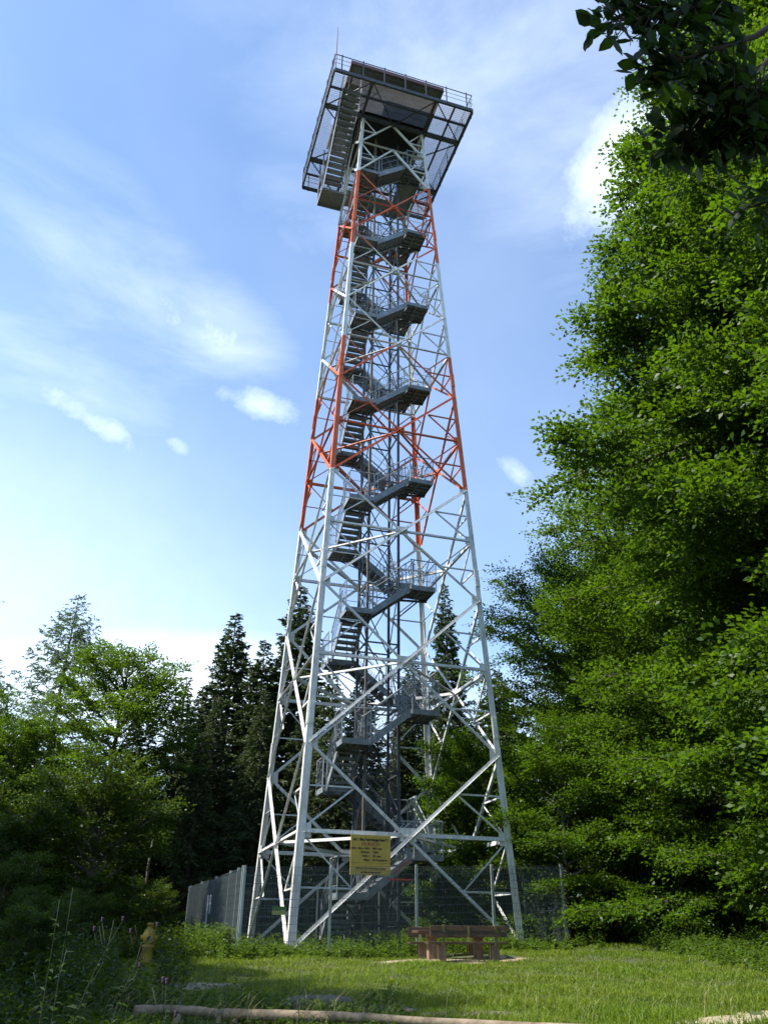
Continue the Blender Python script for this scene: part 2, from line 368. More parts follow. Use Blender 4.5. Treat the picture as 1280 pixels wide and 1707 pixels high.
def build_lattice():
    for i in range(4):
        m = MB(); sx, sy = [(-1, -1), (1, -1), (1, 1), (-1, 1)][i]
        p0, p1 = corner(i, -.35), corner(i, 38.0)
        # angle section, its corner outwards
        d = (p1-p0)/np.linalg.norm(p1-p0)
        segs = [-.35, 5.3, 10.85, 20.22, 29.23, 38.0]; wid = [.225, .20, .18, .16, .145]
        for k in range(5):
            a, b = corner(i, segs[k]), corner(i, segs[k+1]); w = wid[k]; t = .022
            ax = np.array([-sx, 0, 0.]); ax -= d*(ax@d); ax /= np.linalg.norm(ax)
            ay = np.array([0, -sy, 0.]); ay -= d*(ay@d); ay -= ax*(ay@ax); ay /= np.linalg.norm(ay)
            prof = [(0, 0), (w, 0), (w, t), (t, t), (t, w), (0, w)]
            if np.cross(d, ax) @ ay < 0: prof = [(x_, -y_) for x_, y_ in prof]
            m.prism(a, b, prof, ax)
            if k:   # splice plates with bolt heads
                c = corner(i, segs[k]+.9)
                for (e1, e2) in ((ax, ay), (ay, ax)):
                    q = c+e1*w*.5-e2*.012
                    m.prism(q-d*.35, q+d*.35, [(-w*.42, -.011), (w*.42, -.011), (w*.42, .011), (-w*.42, .011)], e1)
                    for s_ in np.linspace(-.29, .29, 6):
                        for e_ in (-.05, .05):
                            q2 = c+e1*(w*.5+e_)-e2*.022+d*s_
                            m.tube([q2, q2-e2*.014], .013, 5)
        m.build('leg', MT['paint'], tower)
    for f in range(4):
        a_i, b_i = f, (f+1) % 4
        n0 = [np.array([0, -1, 0.]), np.array([1, 0, 0.]), np.array([0, 1, 0.]), np.array([-1, 0, 0.])][f]
        tang = np.array([-n0[1], n0[0], 0])
        incl = nrm(np.array([*(n0[:2]), (H0-H1)/38.0]))
        inw = -incl
        sec = MB()
        def P(l, t, off=0.0):
            z = Z_LV[l]; a, b = corner(a_i, z), corner(b_i, z); return a+(b-a)*t+inw*off
        def PZ(z, t, off=0.0):
            a, b = corner(a_i, z), corner(b_i, z); return a+(b-a)*t+inw*off
        for k in range(7):
            lo, mid, hi = 2*k, 2*k+1, 2*k+2; w = .105-.005*k; t = .012
            # two crossing diagonals, one each side of the gusset
            g = [MB(), MB()]
            g[0].prism(P(lo, .015, .03), P(hi, .985, .03), [(-w/2, 0), (w/2, 0), (w/2, t), (-w/2+t, t), (-w/2+t, w*.8), (-w/2, w*.8)], (0, 0, 1))
            g[1].prism(P(lo, .985, .055), P(hi, .015, .055), [(-w/2, 0), (w/2, 0), (w/2, -t), (-w/2+t, -t), (-w/2+t, -w*.8), (-w/2, -w*.8)], (0, 0, 1))
            for q in g: q.build('diagonal_brace', MT['paint'], tower)
            # height where the two diagonals cross: put the belt there
            hb = MB(); w2 = .125-.006*k
            hb.prism(P(mid, .02, .085), P(mid, .98, .085), [(-w2/2, 0), (w2/2, 0), (w2/2, t), (w2/2-t, t), (w2/2-t, w2*.85), (-w2/2, w2*.85)][:4]+[(-w2/2+t, t), (-w2/2+t, w2*.85), (-w2/2, w2*.85)], (0, 0, 1))
            hb.build('horizontal_beam', MT['paint'], tower)
            zc = Z_LV[mid]
            c = P(mid, .5, .043); s_ = .26-.015*k
            up = nrm(np.cross(tang, incl)); up = up if up[2] > 0 else -up
            MB().prism(c-tang*s_, c+tang*s_, [(-s_*.75, -.006), (s_*.75, -.006), (s_*.75, .006), (-s_*.75, .006)], up).build('gusset_plate', MT['paint'], tower)
            if k < 4:
                for l in (lo, mid):
                    for tt in (.03, .97):
                        c = P(l, tt, .043); s2 = .2-.01*k
                        MB().prism(c-tang*s2, c+tang*s2, [(-s2, -.005), (s2, -.005), (s2, .005), (-s2, .005)], up).build('gusset_plate', MT['paint'], tower)
            # secondary bracing in the four side triangles and short struts
            ws = .052-.0015*k
            for side in (0, 1):
                sm = MB()
                for (l0, l1, zz) in ((lo, mid, .5), (mid, hi, .5)):
                    z0, z1 = Z_LV[l0], Z_LV[l1]; zq = (z0+z1)/2
                    if l0 == lo: frac = .5*(zq-Z_LV[lo])/(Z_LV[mid]-Z_LV[lo]) if True else 0
                    else: frac = .5*(Z_LV[hi]-zq)/(Z_LV[hi]-Z_LV[mid])
                    td = frac if side == 0 else 1-frac; te = .01 if side == 0 else .99
                    sm.prism(PZ(zq, te, .10), PZ(zq, td, .10), [(-ws/2, 0), (ws/2, 0), (ws/2, .008), (-ws/2+.008, .008), (-ws/2+.008, ws), (-ws/2, ws)], (0, 0, 1))
                    ze = Z_LV[mid]
                    sm.prism(PZ(ze, te, .115), PZ(zq, td, .115), [(-ws/2, 0), (ws/2, 0), (ws/2, .008), (-ws/2+.008, .008), (-ws/2+.008, ws), (-ws/2, ws)], (0, 0, 1))
                sm.build('secondary_brace', MT['paint'], tower)
        # two panels with inverted V braces at the top
        for (lo, hi) in ((14, 15), (15, 16)):
            for s_ in (0, 1):
                te = .02 if s_ == 0 else .98
                MB().prism(P(lo, te, .03), P(hi, .5, .03), [(-.05, 0), (.05, 0), (.05, .012), (-.04, .012), (-.04, .08), (-.05, .08)], (0, 0, 1)).build('diagonal_brace', MT['paint'], tower)
            MB().prism(P(hi, .02, .075), P(hi, .98, .075), [(-.06, 0), (.06, 0), (.06, .012), (-.05, .012), (-.05, .1), (-.06, .1)], (0, 0, 1)).build('horizontal_beam', MT['paint'], tower)
            zq = Z_LV[lo]*.5+Z_LV[hi]*.5
            for s_ in (0, 1):
                sm = MB(); te = .01 if s_ == 0 else .99; td = .25 if s_ == 0 else .75
                sm.bar(PZ(zq, te, .1), PZ(zq, td, .1), .05, .05); sm.bar(PZ(Z_LV[hi], te, .1), PZ(zq, td, .1), .05, .05)
                sm.build('secondary_brace', MT['paint'], tower)
    # plan bracing: a diamond between the belt mid points
    for l in (1, 3, 5, 7, 9, 11, 13):
        z = Z_LV[l]-.06; w = hw(z)-.14; mids = [(0, -w, z), (w, 0, z), (0, w, z), (-w, 0, z)]
        for i in range(4):
            MB().angle(mids[i], mids[(i+1) % 4], .10, .012, (0, 0, 1)).build('plan_brace', MT['paint'], tower)
    for i in range(4):
        c = corner(i, -.35); s_ = .42
        MB().prism((c[0], c[1], -.9), (c[0], c[1], -.34), [(-s_, -s_), (s_, -s_), (s_, s_), (-s_, s_)], (1, 0, 0)).build('footing', MT['concrete'], tower, bevel=.02)
build_lattice()

RISE = 1.1725; IN_, OUT_ = .75, 1.72
def rail_mesh(m, pts, r=.021, posts=None, h=1.05, infill=True, top=True):
    pass
def flight_parts():
    """south flight: rises from x=-IN_ to x=+IN_"""
    st = MB(); tr = MB(); rls = []; n = 7; rr = RISE/n; y0, y1 = -1.62, -.80
    a, b = np.array([-IN_, 0, 0.]), np.array([IN_, 0, RISE])
    for y in (y0, y1):
        p, q = a+[0, y, -.03], b+[0, y, -.03]
        st.prism(p, q, [(-.13, -.006), (.10, -.006), (.10, .006), (-.13, .006)], (0, 0, 1), .06, .06)
        st.prism(p+[0, .025 if y < -1 else -.025, .1], q+[0, .025 if y < -1 else -.025, .1], [(-.006, -.03), (.006, -.03), (.006, .03), (-.006, .03)], (0, 0, 1))
        st.prism(p+[0, .025 if y < -1 else -.025, -.13], q+[0, .025 if y < -1 else -.025, -.13], [(-.006, -.03), (.006, -.03), (.006, .03), (-.006, .03)], (0, 0, 1))
    dx = 2*IN_/n
    for i in range(n-1):
        x = -IN_+dx*(i+.5); z = rr*(i+1)
        tr.box((x-.03, y0+.01, z-.04), (x+.24, y1-.01, z-.034))
        tr.box((x-.03, y0+.01, z-.075), (x-.022, y1-.01, z)); tr.box((x+.232, y0+.01, z-.075), (x+.24, y1-.01, z))
        for k in range(7): tr.box((x-.02+k*.036, y0+.012, z-.034), (x-.014+k*.036, y1-.012, z-.004))
    for y in (y0-.03, y1+.03):
        rl = MB(); rls.append(rl)
        for s_ in (.12, .88):
            c = a+(b-a)*s_+np.array([0, y, 0]); rl.tube([c-[0, 0, .1], c+[0, 0, 1.02]], .019, 5)
        off = np.array([0, y, 1.03]); rl.tube([a+off, b+off], .024, 6)
        for h in (.22, .62):
            off = np.array([0, y, h]); rl.tube([a+off, b+off], .011, 4)
        if y < -1:
            for s_ in np.linspace(.04, .96, 13):
                c = a+(b-a)*s_+np.array([0, y, 0]); lean = .16
                rl.bar(c+[-lean/2, 0, .16], c+[lean/2, 0, .95], .005, .005, (0, 1, 0)); rl.bar(c+[lean/2, 0, .16], c+[-lean/2, 0, .95], .005, .005, (0, 1, 0))
    return st, tr, rls
def landing_parts():
    """south-east corner landing at z=0"""
    fl = MB(); rl = MB(); a, b = IN_-.02, OUT_
    fl.box((a, -b, -.035), (b, -a, -.03))
    for k in range(12):
        y = -b+.04+k*(b-a-.08)/11; fl.box((a+.01, y-.003, -.03), (b-.01, y+.003, -.002))
    fl.box((a, -b-.006, -.16), (b+.006, -b, .03)); fl.box((b, -b, -.16), (b+.006, -a, .03))
    fl.box((a, -a, -.14), (b, -a+.006, 0)); fl.box((a-.006, -b, -.14), (a, -a, -.005))
    for k in range(4):
        y = -b+.12+k*.25; fl.box((a, y-.025, -.12), (b, y+.025, -.037))
    fl.box((a+.4, -b, -.15), (a+.46, -a, -.122))
    pts = [(a, -b-.03), (b+.03, -b-.03), (b+.03, -a)]
    for h, r in ((1.05, .024), (.62, .011), (.22, .011)):
        rl.tube([(*pts[0], h), (*pts[1], h), (*pts[2], h)], r, 6)
    for p in ((a+.03, -b-.03), (b+.03, -b-.03), (b+.03, -a-.03)):
        rl.tube([(*p, -.14), (*p, 1.05)], .019, 5)
    rl.tube([(*pts[2], -.0), (*pts[2], 1.05)], .019, 5)
    for k in range(1, 14):
        x = a+k*(b-a)/14; rl.bar((x, -b-.03, .1), (x, -b-.03, 1.0), .005, .005, (0, 1, 0)); rl.bar((b+.03, -x, .1), (b+.03, -x, 1.0), .005, .005, (0, 1, 0))
    # curved inner grab rail
    rl.tube([(a+.04, -a-.04, 0), (a+.04, -a-.04, .95), (a+.10, -a-.10, 1.02), (a+.25, -a-.08, 1.02), (a+.3, -a-.06, .9), (a+.3, -a-.05, .5)], .016, 5)
    return fl, rl
def build_stairs():
    st, tr, rls = flight_parts(); fm, tm, rms = st.mesh('stair_flight', MT['steel']), tr.mesh('treads', MT['tread']), [r.mesh('handrail', MT['steel']) for r in rls]
    fl, lr = landing_parts(); lm, lrm = fl.mesh('landing', MT['tread']), lr.mesh('handrail', MT['steel'])
    for n in range(-1, 29):
        z = 1.13+RISE*n; rz = (n % 4)*math.pi/2
        f = link_mesh('stair_flight', fm, tower); f.location = (0, 0, z); f.rotation_euler = (0, 0, rz)
        link_mesh('treads', tm, f); [link_mesh('handrail', rm, f) for rm in rms]
        l = link_mesh('landing', lm, tower); l.location = (0, 0, z+RISE); l.rotation_euler = (0, 0, rz)
        link_mesh('handrail', lrm, l)
        if n == 0:
            MB().box((-.1, -1.66, .42), (.72, -1.655, .47)).prism((.1, -1.664, .62), (.62, -1.664, 1.02), [(-.02, -.002), (.02, -.002), (.02, .002), (-.02, .002)], (0, 0, 1)).build('marking_strip', MT['orange'], f)
    # bottom landing base
    # central shaft
    c = .62; zt = 37.9
    for sx, sy in ((-1, -1), (1, -1), (1, 1), (-1, 1)):
        MB().box((sx*c-.045, sy*c-.045, -.6), (sx*c+.045, sy*c+.045, zt)).build('shaft_column', MT['brown_steel'] if sx*sy > 0 and sx < 0 else MT['dark_steel'], tower)  # sunlit column brown, the others dark: light and shade by material colour
    P4 = [(-c, -c), (c, -c), (c, c), (-c, c)]; z = .3; k = 0
    while z < 37:
        m = MB()
        for i in range(4):
            a, b = P4[i], P4[(i+1) % 4]
            m.bar((*a, z), (*b, z), .05, .05)
            if (i+k) % 2 == 0: m.bar((*a, z), (*b, z+RISE*2), .035, .035, ext=-.05)
            else: m.bar((*b, z), (*a, z+RISE*2), .035, .035, ext=-.05)
        m.build('shaft_bracing', MT['dark_steel'], tower); z += RISE*2; k += 1
    # outriggers carrying the landings
    for n in range(-1, 29):
        z = 1.13+RISE*(n+1)-.2; i = (n+1) % 4
        sx, sy = [(-1, -1), (1, -1), (1, 1), (-1, 1)][(n+1) % 4]
        m = MB(); m.bar((sx*.62, sy*.62, z), (sx*1.72, sy*.78, z), .05, .08); m.bar((sx*.62, sy*.62, z), (sx*.78, sy*1.7, z), .05, .08)
        m.bar((sx*.62, sy*.62, z-.7), (sx*1.45, sy*1.45, z), .04, .04)
        m.build('landing_bracket', MT['dark_steel'], tower)
    # wire mesh cladding on the foot of the shaft
    m = MB()
    for y in (-.66, .66):
        for x in np.arange(-.62, .63, .05): m.bar((x, y, -.4), (x, y, 7.3), .004, .004, (0, 1, 0))
        for z in np.arange(-.4, 7.3, .1): m.bar((-.62, y, z), (.62, y, z), .004, .004)
    for x in (-.66, .66):
        for y in np.arange(-.62, .63, .05): m.bar((x, y, -.4), (x, y, 7.3), .004, .004, (0, 1, 0))
    m.build('wire_mesh', MT['dark_steel'], tower)
build_stairs()

ZD = 38.12
def build_platform():
    E = 3.70; S = 1.70
    fr = MB()
    for s in (-1, 1):
        fr.box((-E, s*E-.05, ZD-.24), (E, s*E+.05, ZD-.02)); fr.box((s*E-.05, -E+.05, ZD-.24), (s*E+.05, E-.05, ZD-.02))
        fr.box((-E+.05, s*S-.08, ZD-.27), (E-.05, s*S+.08, ZD-.035))
    for s in (-1, 1):
        fr.box((s*S-.06, -E+.05, ZD-.21), (s*S+.06, E-.05, ZD-.034)); fr.box((s*2.75-.035, -E+.05, ZD-.15), (s*2.75+.035, E-.05, ZD-.033))
        fr.box((-E+.05, s*2.75-.035, ZD-.16), (E-.05, s*2.75+.035, ZD-.0335))
    for sx in (-1, 1):
        for sy in (-1, 1):
            fr.bar((sx*S, sy*E, ZD-.2), (sx*E, sy*S, ZD-.2), .05, .05)
            fr.bar((sx*E, sy*S, ZD-.2), (sx*S, 0, ZD-.2), .05, .05); fr.bar((sx*S, sy*E, ZD-.2), (0, sy*S, ZD-.2), .05, .05)
            # raking struts from the tower legs out to the deck edge
            c = corner([(-1, -1), (1, -1), (1, 1), (-1, 1)].index((sx, sy)), 35.9)
    fr.build('deck_frame', MT['dark_steel'], tower)
    g = MB(); hole = (-3.12, -2.06, -3.15, -.6)
    for x in np.arange(-E+.06, E-.05, .031):
        if hole[0] < x < hole[1]:
            g.box((x-.0025, -E+.05, ZD-.03), (x+.0025, hole[2], ZD)); g.box((x-.0025, hole[3], ZD-.03), (x+.0025, E-.05, ZD))
        else: g.box((x-.0025, -E+.05, ZD-.03), (x+.0025, E-.05, ZD))
    for y in np.arange(-E+.1, E-.05, .1):
        if hole[2] < y < hole[3]:
            g.box((-E+.05, y-.002, ZD-.012), (hole[0], y+.002, ZD+.001)); g.box((hole[1], y-.002, ZD-.012), (E-.05, y+.002, ZD+.001))
        else: g.box((-E+.05, y-.002, ZD-.012), (E-.05, y+.002, ZD+.001))
    g.build('deck_grating', MT['dark_steel'], tower)
    for k in range(4):
        m = MB(); rot = Matrix.Rotation(k*math.pi/2, 4, 'Z')
        for h, r in ((1.12, .026), (.78, .012), (.45, .012)):
            m.tube([(-E, -E, ZD+h), (E, -E, ZD+h)], r, 6)
        for i in range(7):
            x = -E+.35+i*(2*E-.7)/6; m.box((x-.03, -E-.075, ZD-.25), (x+.03, -E-.05, ZD+1.12))
        m.v = [tuple(rot @ Vector(p)) for p in m.v]
        m.build('deck_railing', MT['dark_steel'] if k in (0, 3) else MT['steel'], tower)
    MB().tube([(-E+.05, -E-.02, ZD-.1), (-E+.05, -E-.02, 40.2), (-E+.05, -E-.02, 41.5)], [.03, .025, .014], 6).build('lightning_rod', MT['fascia'], tower)
    # cabin
    W = 1.9
    MB().box((-W+.1, -W+.1, ZD+.0035), (W-.1, W-.1, ZD+.08)).build('cabin_floor', MT['cabin_dark'], tower)
    wl = MB(); t = .06; top = 40.42
    wl.box((-W, -W, ZD+.004), (W, -W+t, top)); wl.box((-W, W-t, ZD+.004), (W, W, top)); wl.box((-W, -W+t, ZD+.004), (-W+t, W-t, top)); wl.box((W-t, -W+t, ZD+.004), (W, W-t, top))
    for x in (-.95, 0, .95): wl.box((x-.03, -W-.02, ZD+.01), (x+.03, -W, top-.01))
    for z in (.55, 1.05, 1.6, 2.1): wl.box((-W, -W-.018, ZD+z), (W, -W-.002, ZD+z+.035))
    for x in (-1.42, -.47, .47, 1.42): wl.box((x-.015, -W-.019, ZD+.01), (x+.015, -W-.001, top-.01))
    wall = wl.build('cabin_wall', MT['cabin'], tower)
    MB().box((-W-.012, -.9, ZD+.02), (-W-.002, -.05, ZD+2.0)).build('door', MT['cabin_dark'], wall)
    so_ = MB(); X0, X1, Y0, Y1 = -2.6, 2.5, -2.72, 2.6; z = 40.43
    n = int((X1-X0)/.09)
    vs = []; fs = []
    for i in range(n+1):
        x = X0+(X1-X0)*i/n; zz = z+(.025 if i % 2 else 0); vs += [(x, Y0, zz), (x, Y1, zz), (x, Y0, z+.06), (x, Y1, z+.06)]
    for i in range(n):
        a = 4*i; fs += [(a, a+1, a+5, a+4), (a+2, a+6, a+7, a+3)]
    so_.add(vs, fs); rf = so_.build('cabin_roof', MT['soffit'], tower)
    fa = MB(); fa.box((X0-.04, Y0-.04, z-.04), (X1+.04, Y0, z+.24)); fa.box((X0-.04, Y1, z-.04), (X1+.04, Y1+.04, z+.24))
    fa.box((X0-.04, Y0, z-.04), (X0, Y1, z+.24)); fa.box((X1, Y0, z-.04), (X1+.04, Y1, z+.24))
    fa.build('fascia', MT['fascia'], rf)
    # outside flight on the west side and its landing, with the walkway round the shaft
    zl = 34.95; x0, x1 = -3.05, -2.12; ya, yb = .80, -3.1
    st = MB(); tr = MB(); rl = MB(); n = 17; rise = (ZD-zl)/n; dy = (yb-ya)/n
    for x in (x0, x1):
        st.prism((x, ya, zl-.03), (x, yb, ZD-.03), [(-.14, -.008), (.12, -.008), (.12, .008), (-.14, .008)], (0, 0, 1), .05, 0)
        for h, r in ((1.03, .024), (.55, .012)): rl.tube([(x, ya, zl+h), (x, yb, ZD+h)], r, 6)
        for s_ in np.linspace(.03, .97, 5): rl.tube([(x, ya+(yb-ya)*s_, zl+(ZD-zl)*s_), (x, ya+(yb-ya)*s_, zl+(ZD-zl)*s_+1.03)], .018, 5)
    for i in range(n-1):
        y = ya+dy*(i+.5); z_ = zl+rise*(i+1)
        tr.box((x0+.01, y-.2, z_-.04), (x1-.01, y+.04, z_-.034)); tr.box((x0+.01, y+.032, z_-.07), (x1-.01, y+.04, z_)); tr.box((x0+.01, y-.2, z_-.07), (x1-.01, y-.192, z_))
    f = st.build('stair_flight', MT['steel'], tower); tr.build('treads', MT['tread'], f); rl.build('handrail', MT['dark_steel'], f)
    ld = MB(); ld.box((x0-.05, ya, zl-.04), (-1.75, 1.95, zl-.03)); ld.box((x0-.05, ya, zl-.18), (-1.75, ya+.05, zl-.041)); ld.box((x0-.05, 1.9, zl-.18), (-1.75, 1.95, zl-.041))
    ld.box((x0-.056, ya, zl-.18), (x0-.051, 1.95, zl+.05))
    l = ld.build('landing', MT['tread'], tower); rl = MB()
    for h, r in ((1.05, .024), (.5, .012)): rl.tube([(x0-.05, ya, zl+h), (x0-.05, 1.95, zl+h), (-1.8, 1.95, zl+h)], r, 6)
    for p in ((x0-.05, ya+.05), (x0-.05, 1.93), (-2.4, 1.95), (-1.8, 1.95)): rl.tube([(*p, zl-.1), (*p, zl+1.05)], .019, 5)
    rl.build('handrail', MT['dark_steel'], l)
    wk = MB(); zz = 1.13+RISE*29
    wk.box((IN_, -.74, zz-.04), (OUT_, OUT_, zz-.03)); wk.box((-OUT_, IN_, zz-.04), (IN_-.01, OUT_, zz-.03))
    wk.box((OUT_, -.74, zz-.15), (OUT_+.01, OUT_, zz+.02)); wk.box((-OUT_, OUT_, zz-.15), (OUT_, OUT_+.01, zz+.02))
    w = wk.build('walkway', MT['tread'], tower); rl = MB()
    for h in (.5, 1.05): rl.tube([(OUT_+.02, -.74, zz+h), (OUT_+.02, OUT_+.02, zz+h), (-1.7, OUT_+.02, zz+h)], .02, 5)
    for p in ((OUT_+.02, .2), (OUT_+.02, OUT_+.02), (0, OUT_+.02), (-1, OUT_+.02)): rl.tube([(*p, zz-.1), (*p, zz+1.05)], .019, 5)
    rl.build('handrail', MT['steel'], w)
    # hangers from the deck to the outside landing
    hg = MB()
    for p in ((x0-.03, ya+.1), (x0-.03, 1.85), (-1.85, 1.85)): hg.tube([(*p, zl-.1), (*p, ZD-.2)], .03, 6)
    hg.bar((x0-.03, ya+.1, zl-.05), (x0-.03, 1.85, ZD-.2), .04, .04); hg.build('hanger', MT['dark_steel'], tower)
build_platform()

# ------------------------------------------------------------------ information sign hung from the first belt
def text_mesh(s, size, m, name, parent, x, z, y, align='CENTER', sx=1.0, bold=0.0):
    cu = bpy.data.curves.new('lettering', 'FONT'); cu.body = s; cu.size = size; cu.align_x = align; cu.extrude = .002; cu.offset = bold
    t = bpy.data.objects.new('tmp', cu); COL.objects.link(t); bpy.context.view_layer.update()
    me = bpy.data.meshes.new_from_object(t.evaluated_get(bpy.context.evaluated_depsgraph_get()))
    bpy.data.objects.remove(t); me.materials.clear(); me.materials.append(m)
    o = bpy.data.objects.new(name, me); COL.objects.link(o); o.parent = parent
    o.location = (x, y, z); o.rotation_euler = (math.pi/2, 0, 0); o.scale = (sx, 1, 1)
    return o
def build_sign():
    x0, x1, zt, zb, y = -1.855, -.625, 2.62, 1.53, -3.58
    s = empty('information_sign', ((x0+x1)/2, y, zb)); tag(s, 'square yellow information board with black and red lettering hung from the tower\'s lowest belt', 'sign')
    w = (x1-x0)/2; h = zt-zb
    MB().box((-w, 0, 0), (w, .018, h)).build('board', MT['sign'], s, bevel=.004)
    rb = MB(); rb.box((-w, -.004, h*.298), (w, 0, h*.302)); rb.box((-w, -.004, h*.115), (w, 0, h*.118)); rb.build('dividing_line', MT['sign_black'], s)
    def T(txt, size, zf, x=0, al='CENTER', m='sign_black', sx=1.0, bold=.002):
        text_mesh(txt, size*.84, MT[m], 'lettering', s, x*.9, h*zf, -.003, al, sx*1.14, bold*1.1)
    T('Art. & Mtrs. Beobachtungs-Turm B 1', .125, .85, sx=.60, bold=.006)
    T('HURSCH', .15, .73, m='sign_red', sx=1.02)
    T('Höhe über NN :', .10, .635, -.0, 'RIGHT', bold=.003, sx=.95); T('895 mtr', .10, .635, .06, 'LEFT', bold=.003, sx=.95)
    T('Erbaut :', .10, .54, 0, 'RIGHT', bold=.003); T('1981', .10, .54, .06, 'LEFT', bold=.003)
    T('Höhe :', .10, .445, 0, 'RIGHT', bold=.003); T('42 mtr', .10, .445, .06, 'LEFT', bold=.003)
    T('Max :', .10, .35, 0, 'RIGHT', bold=.003); T('10 Personen', .10, .35, .06, 'LEFT', bold=.003, sx=.92)
    T('Zutritt nur für Beobachtungs-Leitungs-', .075, .15, sx=.82, bold=.002); T('und Sicherheitspersonal', .075, .05, sx=.85, bold=.002)
    hg = MB()
    for x in (-w+.06, w-.06): hg.tube([(x, .009, h-.02), (x, .03, h+.12)], .006, 5); 
    hg.build('hanging_wire', MT['black'], s)
build_sign()

# ------------------------------------------------------------------ fence round the tower
def fence_run(a, b, name, label, posts, group, sheet=False, za=None, zb=None, bars=.05, h=2.03, zz=None):
    a = np.array(a, float); b = np.array(b, float); Lg = np.linalg.norm(b-a); ang = math.atan2(b[1]-a[1], b[0]-a[0])
    za, zb = zz; root = empty(name, (a[0], a[1], za), ang); tag(root, label, 'fence', group)
    sl = (zb-za)/Lg
    edges = [0]+list(posts)+[Lg]
    for i in range(len(edges)-1):
        p, q = edges[i]+.04, edges[i+1]-.04
        m = MB(); n = int((q-p)/bars)
        for k in range(n+1):
            x = p+(q-p)*k/n; z0 = sl*x; m.box((x-.0035, -.0035, z0+.03), (x+.0035, .0035, z0+h))
        for k in range(11):
            z = .06+k*.2
            m.prism((p, .009, z+sl*p), (q, .009, z+sl*q), [(-.0045, -.0045), (.0045, -.0045), (.0045, .0045), (-.0045, .0045)], (0, 0, 1))
        m.build('mesh_panel', MT['fence'], root)
        if sheet:
            sh = MB(); sh.prism((p, .03, h/2+sl*p), (q, .03, h/2+sl*q), [(-h/2+.1, -.002), (h/2-.03, -.002), (h/2-.03, .002), (-h/2+.1, .002)], (0, 0, 1)); sh.build('privacy_sheet', MT['sheet'], root)
    for x in edges:
        MB().box((x-.032, .006, sl*x-.4), (x+.032, .075, sl*x+h+.08)).build('post', MT['fence_post'], root, bevel=.004)
    return root
FC = (-5.05, -4.4); FR = (4.55, -4.4); FB = (-5.5, 5.7); FD = (4.4, 5.7)
front = fence_run(FC, FR, 'metal_fence', 'dark see-through wire mesh fence in front of the tower legs, behind the picnic table', [2.45, 4.95, 7.30], 'mesh fences round the tower', zz=(-.50, -.16))
left = fence_run(FB, FC, 'metal_fence', 'receding mesh fence with dark sheeting left of the tower, two white notices on it', [2.7, 5.6, 8.05, 9.25], 'mesh fences round the tower', sheet=True, zz=(-.45, -.50))
right = fence_run(FR, FD, 'metal_fence', 'mesh fence at the right end of the enclosure beside the dark forest edge', [2.5, 5, 7.5], 'mesh fences round the tower', zz=(-.16, -.3))
rear = fence_run(FD, FB, 'metal_fence', 'rear mesh fence seen through the tower legs in front of the trees', [2.5, 5, 7.5], 'mesh fences round the tower', zz=(-.3, -.45))
def notice(t, w, zc, h, label):
    a = np.array(FB); b = np.array(FC); d = (b-a)/np.linalg.norm(b-a); p = a+d*t
    o = MB().box((-w/2, -.006, -h/2), (w/2, -.001, h/2)).build('notice_sheet', MT['paper'])
    nn = np.array([d[1], -d[0]])   # outward (towards the viewer's left)
    o.location = (p[0]+nn[0]*.02, p[1]+nn[1]*.02, zc); o.rotation_euler = (0, 0, math.atan2(d[1], d[0]))
    tag(o, label, 'notice', 'notices on the left fence')
notice(4.75, .32, .62, 1.0, 'longer white notice hanging on the dark sheeted fence, the left one')
notice(5.25, .26, .85, .55, 'shorter white notice on the dark sheeted fence, the right one')
g = empty('warning_plate', (-4.02, -4.42, .43)); tag(g, 'small green and yellow plate wired to the mesh fence near the left tower legs', 'plate')
MB().box((-.19, -.02, .10), (.19, -.008, .2)).build('upper_half', MT['green_plate'], g); MB().box((-.19, -.02, 0), (.19, -.008, .098)).build('lower_half', MT['yellow_plate'], g)

